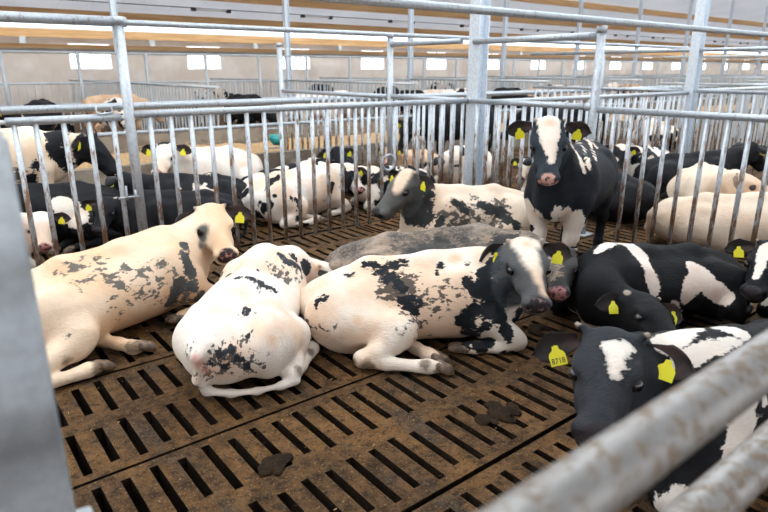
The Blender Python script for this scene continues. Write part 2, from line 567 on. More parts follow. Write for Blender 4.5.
# ---------------------------------------------------------------- materials
class NT:
    def __init__(self, name):
        self.m = bpy.data.materials.new(name); self.m.use_nodes = True
        self.t = self.m.node_tree; self.t.nodes.clear()
        self.out = self.t.nodes.new('ShaderNodeOutputMaterial')
        self.b = self.t.nodes.new('ShaderNodeBsdfPrincipled')
        self.t.links.new(self.b.outputs[0], self.out.inputs[0])
        self._tc = None
    def set(self, sock, val):
        i = self.b.inputs[sock]
        if hasattr(val, 'is_linked') or hasattr(val, 'links'):
            self.t.links.new(val, i)
        else:
            i.default_value = (*val, 1) if isinstance(val, tuple) and len(val) == 3 else val
    def tc(self, which='Object'):
        if self._tc is None:
            self._tc = self.t.nodes.new('ShaderNodeTexCoord')
        return self._tc.outputs[which]
    def pos(self):
        n = self.t.nodes.new('ShaderNodeNewGeometry'); return n.outputs['Position']
    def mapping(self, vec, scale=(1, 1, 1), loc=(0, 0, 0), rotz=0):
        n = self.t.nodes.new('ShaderNodeMapping')
        n.inputs['Scale'].default_value = scale; n.inputs['Location'].default_value = loc
        n.inputs['Rotation'].default_value = (0, 0, rotz)
        self.t.links.new(vec, n.inputs['Vector']); return n.outputs[0]
    def noise(self, vec, scale, detail=3, rough=.55, dist=0.0):
        n = self.t.nodes.new('ShaderNodeTexNoise')
        n.inputs['Scale'].default_value = scale; n.inputs['Detail'].default_value = detail
        n.inputs['Roughness'].default_value = rough; n.inputs['Distortion'].default_value = dist
        self.t.links.new(vec, n.inputs['Vector']); return n.outputs['Fac']
    def attr(self, name):
        n = self.t.nodes.new('ShaderNodeAttribute'); n.attribute_name = name; return n.outputs['Fac']
    def math(self, op, a, b=None, c=None):
        n = self.t.nodes.new('ShaderNodeMath'); n.operation = op
        for i, x in enumerate((a, b, c)):
            if x is None: continue
            if isinstance(x, (int, float)): n.inputs[i].default_value = x
            else: self.t.links.new(x, n.inputs[i])
        return n.outputs[0]
    def ramp(self, x, lo, hi, a=0.0, b=1.0):
        n = self.t.nodes.new('ShaderNodeMapRange'); n.interpolation_type = 'SMOOTHSTEP'
        n.inputs['From Min'].default_value = lo; n.inputs['From Max'].default_value = hi
        n.inputs['To Min'].default_value = a; n.inputs['To Max'].default_value = b
        self.t.links.new(x, n.inputs['Value']); return n.outputs[0]
    def mix(self, f, a, b):
        n = self.t.nodes.new('ShaderNodeMix'); n.data_type = 'RGBA'
        if isinstance(f, (int, float)): n.inputs['Factor'].default_value = f
        else: self.t.links.new(f, n.inputs['Factor'])
        for key, x in ((6, a), (7, b)):
            if isinstance(x, tuple): n.inputs[key].default_value = (*x, 1)
            else: self.t.links.new(x, n.inputs[key])
        return n.outputs[2]
    def bump(self, h, strength=.3, dist=.01):
        n = self.t.nodes.new('ShaderNodeBump')
        n.inputs['Strength'].default_value = strength; n.inputs['Distance'].default_value = dist
        self.t.links.new(h, n.inputs['Height']); self.t.links.new(n.outputs[0], self.b.inputs['Normal'])

def plain(name, col, rough=.6, metal=0.0, var=.0, scale=8, col2=None, bump=0.0):
    n = NT(name)
    n.set('Roughness', rough); n.set('Metallic', metal)
    if var or col2:
        c2 = col2 or tuple(c * (1 - var) for c in col)
        f = n.noise(n.tc(), scale, 4)
        n.set('Base Color', n.mix(n.ramp(f, .38, .62), col, c2))
        if bump:
            n.bump(n.noise(n.tc(), scale * 4, 4), bump, .01)
    else:
        n.set('Base Color', col)
    return n.m

def make_coat(name, white=(.76, .68, .60), black=(.012, .012, .014), tan=(.66, .42, .26), tan_amt=.35, seed=0.0,
              generic=None, gscale=2.0, roan=0.0, edge=.035, fleck=.09, grey=(.10, .105, .115), muzzle=(.50, .22, .20), muz_dark=0.0, earc=None):
    n = NT(name)
    p = n.mapping(n.tc(), loc=(seed * 7.3, seed * 3.1, seed * 5.7))
    flow = n.mapping(p, scale=(.62, 1, 1))
    nE = n.math('SUBTRACT', n.noise(flow, 17, 4, .65, .3), .5)
    nS = n.math('SUBTRACT', n.noise(n.mapping(p, scale=(.45, 1, .8)), 62, 3, .6), .5)
    nF = n.math('SUBTRACT', n.noise(flow, 26, 3, .6, .2), .5)
    if generic is None:
        k = n.attr('c_k')
    else:
        k = n.math('MULTIPLY', n.math('SUBTRACT', n.noise(p, gscale, 2, .45, .2), generic), .9)
    k = n.math('ADD', k, n.math('MULTIPLY', nE, edge * 3.0))
    k = n.math('ADD', k, n.math('MULTIPLY', nS, edge * 2.0))
    mask = n.ramp(k, -.004, .006)
    fl = n.math('ADD', n.math('MULTIPLY', n.attr('c_f'), .75), n.math('MULTIPLY', nF, fleck * 4.2))
    fl = n.math('ADD', fl, n.math('MULTIPLY', nS, fleck * .9))
    fl = n.math('SUBTRACT', fl, fleck * .30)
    fm = n.math('MULTIPLY', n.ramp(fl, -.004, .02), n.ramp(n.attr('c_f'), -.03, .0))
    mask = n.math('MAXIMUM', mask, n.math('MULTIPLY', fm, .88))
    if roan:
        mask = n.math('MAXIMUM', mask, n.math('MULTIPLY', n.ramp(n.noise(flow, 5.5, 5, .7), .5 - roan * .32, .78 - roan * .3), n.ramp(n.noise(p, 60, 2), .25, .7, .55, 1.0)))
    big = n.noise(p, 2.6, 3, .5)
    tn = n.ramp(big, .40, .62, 0.0, tan_amt)
    tn = n.math('MAXIMUM', tn, n.ramp(n.attr('c_t'), -.03, .06, 0, .85))
    wc = n.mix(tn, white, tan)
    wc = n.mix(n.ramp(nS, -.2, .3, 0, .12), wc, (.45, .36, .28))
    bc = n.mix(n.ramp(n.noise(flow, 9, 4, .6), .42, .72, 0, .5), black, tuple(min(1, c * 1.9 + .003) for c in black))
    gf = n.ramp(n.math('ADD', n.attr('c_g'), n.math('MULTIPLY', nE, .05)), -.02, .03)
    bc = n.mix(n.math('MULTIPLY', gf, .9), bc, grey)
    mask = n.math('MAXIMUM', mask, n.math('MULTIPLY', gf, .95))
    c = n.mix(mask, wc, bc)
    c = n.mix(n.ramp(n.math('ADD', n.attr('c_p'), n.math('MULTIPLY', nE, .03)), -.02, .03, 0, .8), c, (.60, .27, .22))
    mzc = n.mix(n.ramp(n.noise(p, 30, 2), .5 - muz_dark * .5, .62 - muz_dark * .4), muzzle, (.035, .03, .032))
    c = n.mix(n.ramp(n.math('ADD', n.attr('c_mz'), n.math('MULTIPLY', nE, .012)), -.006, .006), c, mzc)
    c = n.mix(n.ramp(n.attr('c_h'), -.006, .006, 0, .9), c, (.40, .33, .26))
    c = n.mix(n.ramp(n.attr('c_er'), -.004, .006, 0, .85), c, (.03, .025, .025))
    dm = n.ramp(n.math('ADD', n.attr('c_d'), n.math('MULTIPLY', nE, .09)), -.02, .02, 0, .8)
    c = n.mix(dm, c, (.10, .062, .035))
    n.set('Base Color', c)
    n.set('Roughness', n.ramp(n.attr('c_mz'), -.004, .004, .62, .32))
    n.set('Specular IOR Level', .08)
    fur = n.noise(n.mapping(p, scale=(.3, 1, 1)), 85, 3, .7)
    n.bump(n.math('ADD', fur, n.math('MULTIPLY', n.noise(p, 7, 3), 2.4)), .5, .010)
    e = NT(name + '_ear')
    ec = earc or black
    e.set('Base Color', e.mix(e.ramp(e.noise(e.tc(), 30, 3), .4, .7), ec, tuple(x * .6 for x in ec)))
    e.set('Roughness', .7); e.set('Sheen Weight', .15)
    return {'body': n.m, 'ear': e.m}

M_EARIN = plain('ear_inside', (.020, .016, .016), .8, 0, scale=16, col2=(.06, .034, .032), bump=.3)
M_HOOF = plain('hoof_horn', (.20, .125, .075), .6, 0, scale=25, col2=(.07, .045, .03), bump=.2)
M_TAG = plain('yellow_plastic', (.86, .78, .03), .45)
M_TAGTEXT = plain('black_ink', (.03, .03, .03), .6)
_e = NT('cow_eye')
_e.set('Base Color', (.012, .010, .012)); _e.set('Roughness', .08); _e.set('Coat Weight', .6)
M_EYE = _e.m
def ball_mesh(r=.026, n=12):
    mb = MB(); pts, rs = [], []
    for i in range(n + 1):
        a = math.pi * i / n
        pts.append((0, -r * math.cos(a), 0)); rs.append(max(.0004, r * math.sin(a)))
    mb.tube(pts, rs, 14, True)
    return mb.mesh('eye')
EYE = ball_mesh(); EYE.materials.append(M_EYE)
TAG = tag_mesh(); TAG.materials.append(M_TAG)

def numbered_tag(text):
    """the ear tag with its number printed on the front"""
    cu = bpy.data.curves.new('tag_number', 'FONT'); cu.body = text; cu.size = .0265; cu.align_x = 'CENTER'; cu.offset = .0002; cu.resolution_u = 4
    ob = bpy.data.objects.new('tag_number', cu); COL.objects.link(ob); bpy.context.view_layer.update()
    dg = bpy.context.evaluated_depsgraph_get()
    tm = bpy.data.meshes.new_from_object(ob.evaluated_get(dg))
    bpy.data.objects.remove(ob)
    V = [tuple(v.co) for v in TAG.vertices]; F = [tuple(p.vertices) for p in TAG.polygons]; n = len(V); nf = len(F)
    V += [(.0024, v.co.x * 1.0, v.co.y * 1.15 - .064) for v in tm.vertices]
    F += [tuple(n + i for i in p.vertices) for p in tm.polygons]
    me = bpy.data.meshes.new('numbered_ear_tag'); me.from_pydata(V, [], F); me.update()
    me.materials.append(M_TAG); me.materials.append(M_TAGTEXT)
    me.polygons.foreach_set('material_index', [0] * nf + [1] * (len(F) - nf))
    return me
TAG8718 = numbered_tag('8718')
# ---------------------------------------------------------------- surface materials
def dirt_floor():
    n = NT('dung_stained_concrete')
    p = n.pos()
    big = n.noise(p, 2.2, 5, .62, .3); mid = n.noise(p, 11, 5, .65); fine = n.noise(p, 70, 4, .7)
    c = n.mix(n.ramp(mid, .32, .68), (.150, .074, .026), (.048, .026, .011))
    c = n.mix(n.ramp(big, .40, .70, 0, .85), c, (.235, .115, .036))
    c = n.mix(n.ramp(n.noise(n.mapping(p, scale=(1, .35, 1)), 5, 4, .6), .52, .7, 0, .7), c, (.062, .048, .036))
    c = n.mix(n.ramp(fine, .54, .72, 0, .85), c, (.022, .013, .007))
    c = n.mix(n.ramp(n.noise(p, 26, 4, .7), .50, .64, 0, .8), c, (.030, .018, .010))
    c = n.mix(n.ramp(n.noise(p, 120, 2, .6), .63, .70, 0, .7), c, (.42, .28, .13))
    n.set('Base Color', c)
    n.set('Roughness', n.ramp(mid, .3, .7, .6, .9)); n.set('Specular IOR Level', .2)
    n.bump(n.math('ADD', n.math('MULTIPLY', mid, 1.2), n.math('MULTIPLY', fine, .8)), 1.0, .03)
    return n.m
def galvanised(name, rust=.5, base=(.62, .655, .69), rust_col=(.20, .105, .05), sc=24, thr=.56):
    n = NT(name)
    p = n.pos()
    sp = n.noise(p, 38, 3, .6)
    c = n.mix(n.ramp(sp, .35, .65), base, tuple(x * .84 for x in base))
    st = n.noise(n.mapping(p, scale=(1, 1, .30)) if thr > .5 else p, sc, 5, .7)
    z = n.t.nodes.new('ShaderNodeSeparateXYZ'); n.t.links.new(p, z.inputs[0])
    low = n.ramp(z.outputs['Z'], .25, 1.25, .20, .0)
    r = n.ramp(n.math('ADD', st, n.math('MULTIPLY', low, rust * 1.3)), thr, thr + .14, 0, min(1.0, rust * 1.6))
    c = n.mix(r, c, rust_col)
    n.set('Base Color', c); n.set('Metallic', n.math('MULTIPLY', n.math('SUBTRACT', 1.0, r), .45))
    n.set('Roughness', n.ramp(r, 0, 1, .40, .8))
    n.bump(st, .15, .004)
    return n.m
M_FLOOR = dirt_floor()
M_PIPE = galvanised('galvanised_pipe', .42, (.44, .475, .51))
M_BAR = galvanised('galvanised_bar', .62, (.54, .575, .61))
M_RAILNEAR = galvanised('worn_front_rail', .95, (.30, .285, .27), (.19, .14, .10), 45, .47)
M_POST = galvanised('galvanised_post', .36, (.50, .535, .57))
M_COLUMN = galvanised('painted_steel_column', .16, (.78, .85, .92))
M_PALE = galvanised('pale_gate_post', .02, (.55, .60, .64), (.35, .33, .30))
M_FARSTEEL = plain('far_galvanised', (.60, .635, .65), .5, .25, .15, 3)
M_CHANNEL = plain('weathered_steel_channel', (.30, .26, .23), .6, .2, .2, 2)
M_PIT = plain('slurry_pit', (.012, .009, .007), .5)
M_SLOT = plain('shaded_slurry_wall', (.022, .014, .009), .5, 0, scale=30, col2=(.012, .008, .006))  # slurry-coated slot walls, with the slots' shade put into the colour
M_CONC = plain('concrete_curb', (.27, .225, .175), .85, 0, scale=3, col2=(.17, .13, .095), bump=.3)
M_ALLEY = plain('feed_alley_concrete', (.30, .24, .17), .85, 0, scale=2, col2=(.22, .165, .11), bump=.3)
M_STRAW = plain('chopped_straw', (.52, .34, .16), .85, 0, scale=30, col2=(.34, .20, .09), bump=.5)
M_DUNG = plain('dung', (.034, .018, .008), .75, 0, scale=40, col2=(.016, .010, .006), bump=1.0)
_r = NT('white_translucent_roof'); _c = _r.mix(_r.ramp(_r.noise(_r.pos(), .35, 3), .35, .65), (.82, .83, .85), (.72, .73, .75))
_r.set('Base Color', _c); _r.set('Roughness', .6)
_tl = _r.t.nodes.new('ShaderNodeBsdfTranslucent'); _tl.inputs[0].default_value = (.80, .82, .85, 1)
_mx = _r.t.nodes.new('ShaderNodeMixShader'); _mx.inputs[0].default_value = .30
_r.t.links.new(_r.b.outputs[0], _mx.inputs[1]); _r.t.links.new(_tl.outputs[0], _mx.inputs[2]); _r.t.links.new(_mx.outputs[0], _r.out.inputs[0])
M_ROOF = _r.m
_r = NT('clear_rooflight'); _r.set('Base Color', (.85, .87, .88)); _r.set('Roughness', .4)
_tl = _r.t.nodes.new('ShaderNodeBsdfTranslucent'); _tl.inputs[0].default_value = (.92, .94, .95, 1)
_mx = _r.t.nodes.new('ShaderNodeMixShader'); _mx.inputs[0].default_value = .85
_r.t.links.new(_r.b.outputs[0], _mx.inputs[1]); _r.t.links.new(_tl.outputs[0], _mx.inputs[2]); _r.t.links.new(_mx.outputs[0], _r.out.inputs[0])
M_ROOFLIGHT = _r.m
for _m in (M_DUNG, M_SLOT):
    _m.node_tree.nodes['Principled BSDF'].inputs['Specular IOR Level'].default_value = .1
M_WALL = plain('back_wall_render', (.72, .66, .60), .9, 0, scale=.6, col2=(.62, .54, .47))
M_FRAME = plain('white_window_frame', (.8, .8, .8), .5)
def timber():
    n = NT('glulam_timber'); p = n.mapping(n.pos(), scale=(.05, 1, 1))
    f = n.noise(p, 9, 5, .6, .4)
    n.set('Base Color', n.mix(n.ramp(f, .3, .7), (.62, .38, .17), (.46, .25, .10))); n.set('Roughness', .7)
    return n.m
M_TIMBER = timber()
_g = NT('window_glass'); _g.t.nodes.remove(_g.b)
_t = _g.t.nodes.new('ShaderNodeBsdfTransparent'); _gl = _g.t.nodes.new('ShaderNodeBsdfGlossy'); _gl.inputs['Roughness'].default_value = .05
_mx = _g.t.nodes.new('ShaderNodeMixShader'); _mx.inputs[0].default_value = .06
_g.t.links.new(_t.outputs[0], _mx.inputs[1]); _g.t.links.new(_gl.outputs[0], _mx.inputs[2]); _g.t.links.new(_mx.outputs[0], _g.out.inputs[0])
M_GLASS = _g.m
M_LAMP = plain('lamp_tube', (.9, .9, .9), .4); M_BLACK = plain('black_plastic', (.02, .02, .02), .5)
M_TEAL = plain('teal_plastic', (.02, .33, .30), .4)

ORD = 'leftmost second third fourth fifth sixth seventh eighth ninth tenth eleventh twelfth thirteenth fourteenth fifteenth sixteenth seventeenth'.split()
def nth(i):
    return 'leftmost one' if i == 0 else ORD[i] + ' from the left'
# ---------------------------------------------------------------- barn shell
BAY = 5.58; COLX0 = 5.35; XMIN, XMAX = -12.0, 92.0
YWALL, YRIDGE, SLOPE, ZEAVE = 32.0, 12.2, .20, 3.45
def roof_z(y):
    return ZEAVE + SLOPE * (YWALL - y) if y > YRIDGE else ZEAVE + SLOPE * (YWALL - YRIDGE) - SLOPE * (YRIDGE - y)

floor = new_obj('floor', [(XMIN, -7.5, -.6), (XMAX, -7.5, -.6), (XMAX, YWALL, -.6), (XMIN, YWALL, -.6)], [(0, 1, 2, 3)], M_PIT)
struct(floor, 'slatted concrete barn floor over a dark slurry pit', 'floor')
SLOT_P, SLAB_N = .1157, 40
SLAB_L = SLOT_P * SLAB_N
SLAB_W = .95
def slab_mesh(seed):
    r = random.Random(seed)
    V, F = [], []
    gap, T = .013, .16
    def quad(a, b, c, d):
        k = len(V); V.extend([a, b, c, d]); F.append((k, k+1, k+2, k+3))
    y0, y1 = gap, SLAB_W - gap
    x = gap
    w = .036
    for i in range(SLAB_N):
        cx = (i + .5) * SLOT_P + r.uniform(-.003, .003)
        a, b = cx - w/2 - r.uniform(0, .003), cx + w/2 + r.uniform(0, .003)
        quad((x, y0, 0), (a, y0, 0), (a, y1, 0), (x, y1, 0))
        ys = [y0]
        lng = (i % 2 == 0)
        for (s, e) in ((.055, .415), (.525, .885)):
            d = .0 if lng else .03
            s2 = s + d + r.uniform(-.008, .008); e2 = e - d * .6 + r.uniform(-.008, .008)
            ys += [s2, e2]
            quad((a, s2, 0), (a, e2, 0), (a + .006, e2, -T), (a + .006, s2, -T))
            quad((b, e2, 0), (b, s2, 0), (b - .006, s2, -T), (b - .006, e2, -T))
            quad((b, s2, 0), (a, s2, 0), (a + .006, s2 + .006, -T), (b - .006, s2 + .006, -T))
            quad((a, e2, 0), (b, e2, 0), (b - .006, e2 - .006, -T), (a + .006, e2 - .006, -T))
        ys.append(y1)
        for k in (0, 2, 4):
            quad((a, ys[k], 0), (b, ys[k], 0), (b, ys[k+1], 0), (a, ys[k+1], 0))
        x = b
    xe = SLAB_L - gap
    quad((x, y0, 0), (xe, y0, 0), (xe, y1, 0), (x, y1, 0))
    quad((gap, y0, 0), (gap, y1, 0), (gap, y1, -T), (gap, y0, -T)); quad((xe, y1, 0), (xe, y0, 0), (xe, y0, -T), (xe, y1, -T))
    quad((gap, y1, 0), (xe, y1, 0), (xe, y1, -T), (gap, y1, -T)); quad((xe, y0, 0), (gap, y0, 0), (gap, y0, -T), (xe, y0, -T))
    me = bpy.data.meshes.new('slab'); me.from_pydata(V, [], F); me.update(); me.materials.append(M_FLOOR); me.materials.append(M_SLOT)
    me.polygons.foreach_set('material_index', [1 if abs(p.normal.z) < .5 else 0 for p in me.polygons])
    return me
slabs = [slab_mesh(s) for s in range(4)]
for j in range(-8, 7):
    for i in range(-2, 4):
        if j < -3 and i > 1:
            continue
        o = link('slab', slabs[(i * 3 + j * 5) % 4], None, floor)
        o.location = (.412 - SLOT_P * 11 + i * SLAB_L, 2.41 + j * SLAB_W, rng.uniform(-.012, .0))
YCURB = 8.72
alley = MB().box(XMIN, XMAX, YCURB + .16, 12.3, -.3, .12).build('floor_feed_alley', M_ALLEY); struct(alley, 'raised concrete feed alley strewn with straw', 'floor')
far_floor = MB().box(XMIN, XMAX, 12.3, YWALL, -.3, 0).build('floor_far_pens', M_FLOOR); struct(far_floor, 'floor of the far pens', 'floor')
right_floor = MB().box(17.65, XMAX, -7.5, YCURB, -.3, 0).build('floor_right_pens', M_FLOOR); struct(right_floor, 'floor of the pens further along the barn', 'floor')
back_floor = MB().box(XMIN, -10.15, -7.5, YCURB, -.3, 0).build('floor_left_pens', M_FLOOR); struct(back_floor, 'floor of the pens at the near end', 'floor')
for nm, ya, yb, h, lb in (('curb_wall', YCURB, YCURB + .16, .36, 'low concrete curb in front of the straw strip'),
                          ('curb_wall', 12.14, 12.3, .46, 'concrete curb on the far side of the feed alley')):
    tag(MB().box(XMIN, XMAX, ya, yb, -.3, h).build(nm, M_CONC), lb, 'curb')

# back wall with window openings
WX0, WP, WW, WZ0, WZ1 = 7.63, BAY, 1.9, 1.66, 2.86
wins = [WX0 + WP * i for i in range(-2, 15)]
mb = MB().box(XMIN, XMAX, YWALL, YWALL + .2, -.1, WZ0).box(XMIN, XMAX, YWALL, YWALL + .2, WZ1, ZEAVE + .1)
xs = XMIN
for x in wins:
    mb.box(xs, x - WW/2, YWALL, YWALL + .2, WZ0, WZ1); xs = x + WW/2
mb.box(xs, XMAX, YWALL, YWALL + .2, WZ0, WZ1)
struct(mb.build('wall_back', M_WALL), 'beige back wall with a row of windows', 'wall')
struct(MB().box(XMAX, XMAX + .2, -7.5, YWALL, -.1, 7.4).build('wall_right', M_WALL), 'far end wall of the barn', 'wall')
struct(MB().box(XMIN, XMAX, -7.6, -7.4, -.1, 2.3).build('wall_front', M_WALL), 'unseen near side wall added to cut the light from behind', 'wall')  # out of view, put in to block daylight from behind the camera
struct(MB().box(XMIN - .2, XMIN, -7.5, YWALL, -.1, 7.4).build('wall_left', M_WALL), 'near end wall of the barn', 'wall')
mbf = MB()
for xx in (-WW/2, -.03, WW/2 - .06):
    mbf.box(xx, xx + .06, .02, .1, 0, WZ1 - WZ0)
for zz in (0, .57, WZ1 - WZ0 - .06):
    mbf.box(-WW/2, WW/2, .03, .09, zz, zz + .06)
fme = mbf.mesh('window_frame'); fme.materials.append(M_FRAME)
pme = MB().box(-.44, .44, .055, .06, .0, .55).mesh('pane'); pme.materials.append(M_GLASS)
for i, x in enumerate(wins):
    w = empty('window_%d' % (i + 1), (x, YWALL, WZ0)); struct(w, 'white framed barn window in the back wall' + (', ' + nth(i - 2) + ' in view' if i > 1 else ' off to the left'), 'window')
    link('frame', fme, None, w)
    for px in (-.46, .46):
        for pz in (.03, .62):
            link('pane', pme, None, w).location = (px, 0, pz)

# roof: sandwich panels, open ridge
ceil = empty('ceiling', (0, YRIDGE, 0)); struct(ceil, 'white panelled barn roof', 'ceiling')
PW = BAY / 5
def roof_panel(ya, yb, mat=None, w=PW - .012):
    za, zb = roof_z(ya), roof_z(yb)
    V = [(0, ya - YRIDGE, za), (w, ya - YRIDGE, za), (w, yb - YRIDGE, zb), (0, yb - YRIDGE, zb)]
    V += [(a, b, c + .03) for a, b, c in V]
    me = bpy.data.meshes.new('roof_panel')
    me.from_pydata(V, [], [(0, 3, 2, 1), (4, 5, 6, 7), (0, 1, 5, 4), (1, 2, 6, 5), (2, 3, 7, 6), (3, 0, 4, 7)])
    me.update(); me.materials.append(mat or M_ROOF); return me
RIDGE_GAP = .9
far_p = roof_panel(YRIDGE + RIDGE_GAP, 29.2); eave_p = roof_panel(29.22, YWALL + .5, M_ROOFLIGHT)
near_a = roof_panel(YRIDGE - RIDGE_GAP, 8.5); near_l = roof_panel(8.48, 1.0, M_ROOFLIGHT); near_b = roof_panel(.98, -7.4)  # near_l is an unseen rooflight strip, added to light the pens from above
nP = int((XMAX - XMIN) / PW)
for i in range(nP):
    for me in (far_p, eave_p, near_a, near_l, near_b):
        link('roof_panel', me, None, ceil).location = (XMIN + i * PW, 0, 0)

# timber purlins and the rails under them
def beam(name, y, zc, hgt, th, mat, label, cat='beam', x0=XMIN, x1=XMAX):
    return tag(MB().box(x0, x1, y - th/2, y + th/2, zc - hgt/2, zc + hgt/2).build(name, mat), label, cat)
beam('timber_beam', 31.7, 3.21, .34, .16, M_TIMBER, 'timber wall beam running above the back windows')
beam('timber_beam', 29.1, 3.86, .34, .14, M_TIMBER, 'lowest timber roof purlin above the back wall')
beam('timber_beam', 25.6, 4.55, .32, .14, M_TIMBER, 'second timber roof purlin up from the back wall')
beam('timber_beam', 22.2, 5.22, .32, .14, M_TIMBER, 'third timber roof purlin up from the back wall')
b3 = empty('timber_rail', (0, 26.0, 0)); tag(b3, 'low timber rail on steel in front of the back windows', 'rail')
MB().box(XMIN, XMAX, -.06, .06, 2.40, 2.56).build('timber_plank', M_TIMBER, b3)
MB().box(XMIN, XMAX, -.10, .02, 2.24, 2.40).build('steel_channel', M_CHANNEL, b3)
br = MB().box(-.12, .12, -.12, .0, -.28, 0).mesh('beam_bracket')
for i in range(0, 13):
    o = link('beam_bracket', br, M_FARSTEEL); o.location = (WX0 + WP * (i - .5), 31.66, 3.04)
    tag(o, 'pale steel bracket under the timber wall beam, ' + nth(i), 'bracket', 'brackets along the wall beam')

# tube lamps under the roof
tube = MB().tube([(-.75, 0, 0), (.75, 0, 0)], .05, 8).mesh('lamp_tube'); tube.materials.append(M_LAMP)
cap = MB().box(-.1, .1, -.07, .07, -.08, .07).mesh('end_cap'); cap.materials.append(M_BLACK)
for row, (yy, x0, nn) in enumerate(((27.6, 11.9, 11), (22.6, 22.7, 9))):
    zz = roof_z(yy) - .12
    for i in range(nn):
        l = empty('tube_lamp', (x0 + 5.58 * i, yy, zz))
        tag(l, 'white tube lamp on the %s lamp line under the roof, %s' % ('lower' if row == 0 else 'upper', nth(i)), 'lamp', '%s row of tube lamps' % ('lower' if row == 0 else 'upper'))
        link('lamp_tube', tube, None, l)
        for s in (-.82, .82):
            link('end_cap', cap, None, l).location = (s, 0, 0)
    tag(MB().tube([(XMIN, yy, zz + .05), (XMAX, yy, zz + .05)], .018, 6).build('cable', M_BLACK), '%s cable carrying the tube lamps under the roof' % ('lower' if row == 0 else 'upper'), 'cable')

# ---------------------------------------------------------------- steel columns
def column_mesh(h):
    mb = MB()
    mb.box(-.085, -.073, -.08, .08, 0, h).box(.073, .085, -.08, .08, 0, h).box(-.073, .073, -.005, .005, 0, h)
    return mb.mesh('column')
def place_column(x, y, label, group=None, mat=None):
    c = empty('steel_column', (x, y, 0)); tag(c, label, 'column', group)
    link('profile', column_mesh(roof_z(y) - .02), mat or M_COLUMN, c)
    MB().box(-.16, .16, -.16, .16, 0, .02).build('base_plate', M_POST, c)
    return c
place_column(COLX0 + .11, 5.13, 'pale blue steel column at the corner of the near pen')
place_column(COLX0 + BAY, 5.2, 'pale blue steel column one bay behind the right pen fence')
for i in range(2, 8):
    place_column(COLX0 + BAY * i, 5.2, 'steel column of the near row past the second blue column, ' + nth(i - 2), 'far columns of the near row')
for i in range(0, 15):
    place_column(COLX0 + BAY * i, 19.2, 'slim steel column in the far row by the back fence, ' + nth(i), 'far row of columns')

# ---------------------------------------------------------------- fences
def bar_mesh(z1, r=.0205, z0=0.0):
    return MB().tube([(0, 0, z0), (0, 0, z1)], r, 10).mesh('bar')
BARS = {}
def fence(name, p0, p1, zr, n, label, cat='fence', single=True, r_rail=.031, r_bar=.0205, group=None, first=None, cap=False):
    p0, p1 = Vector(p0), Vector(p1); d = p1 - p0; L = d.length
    root = empty(name, (p0.x, p0.y, 0), math.atan2(d.y, d.x)); tag(root, label, cat, group)
    MB().tube([(0, 0, zr), (L, 0, zr)], r_rail, 14).build('top_rail', M_PIPE if single else M_FARSTEEL, root)
    xs = first if first is not None else [L * (k + .5) / n for k in range(n)]
    if single:
        key = (round(zr, 2), r_bar)
        if key not in BARS:
            BARS[key] = bar_mesh(zr, r_bar); BARS[key].materials.append(M_BAR)
        for x in xs:
            link('bar', BARS[key], None, root).location = (x, 0, 0)
    else:
        mb = MB()
        for x in xs:
            mb.tube([(x, 0, 0), (x, 0, zr)], r_bar, 5, False)
        b = mb.build('bars', M_FARSTEEL, root); b['kind'] = 'stuff'
    if cap:
        mb = MB().tube([(L - .03, 0, zr), (L + .035, 0, zr)], r_rail * 1.25, 12)
        mb.build('rail_end', M_POST, root)
    return root

def post(x, y, h, label, r=.052, group=None, far=False):
    p = empty('fence_post', (x, y, 0)); tag(p, label, 'post', group)
    MB().tube([(0, 0, 0), (0, 0, h)], r, 14).build('pipe', M_FARSTEEL if far else M_POST, p)
    if not far:
        MB().box(-.09, .09, -.09, .09, 0, .012).build('foot_plate', M_POST, p)
        MB().tube([(0, 0, h - .03), (0, 0, h + .03)], r * 1.15, 14).build('cap', M_POST, p)
    return p

ZR = 1.285
YF = 5.2
# back fence of the near pen (along X)
px = 1.47
post(px, YF, 2.0, 'galvanised post beside the gate latch in the back fence', .040)
g = fence('pen_gate', (.60, YF, 0), (px - .07, YF, 0), ZR - .015, 5, 'galvanised gate left of the latch post in the back fence', 'gate',
          first=[.05, .19, .38, .56, .74])
lt = MB()
lt.tube([(.70, -.03, .62), (.88, -.03, .62)], .010, 8).tube([(.76, -.05, .60), (.76, -.05, .72)], .009, 8).tube([(.83, -.05, .58), (.83, -.05, .68)], .009, 8)
latch = lt.build('latch', M_POST, g)
hk = MB().tube([(.62, -.02, 1.36), (.62, -.02, 1.31), (.66, -.02, 1.30), (.74, -.02, 1.31), (.74, -.02, 1.36), (.80, -.02, 1.36)], .009, 8)
hk.build('hook', M_POST, g)
fence('pen_fence', (px + .02, YF, 0), (COLX0 + .01, YF - .03, 0), ZR, 22, 'galvanised bar fence between the latch post and the corner column',
      first=[.14 + .1735 * k for k in range(22)], cap=True)
# fence along the right of the pen (along Y)
XF = COLX0
yp = 3.46
post(XF, yp, 2.0, 'tall galvanised post in the right fence behind the standing bull', .042)
fence('pen_fence', (XF, 5.1, 0), (XF, yp + .06, 0), ZR, 9, 'galvanised bar fence between the corner column and the tall right post', cap=True)
fence('pen_fence', (XF, yp - .05, 0), (XF, .30, 0), ZR - .02, 18, 'galvanised bar fence running from the tall right post towards the viewer',
      first=[.18 + .172 * k for k in range(18)])
# the same line beyond the corner column
post(XF, 6.64, 2.08, 'galvanised post behind the back fence, left of the corner column', .042)
post(XF, 9.68, 2.05, 'galvanised post standing in the straw beyond the corner column', .045)
fence('pen_fence', (XF, 5.3, 0), (XF, 6.59, 0), ZR, 7, 'bar fence just beyond the corner column')
fence('pen_fence', (XF, 6.69, 0), (XF, 9.63, 0), ZR, 17, 'bar fence reaching from the rear post across the curb')
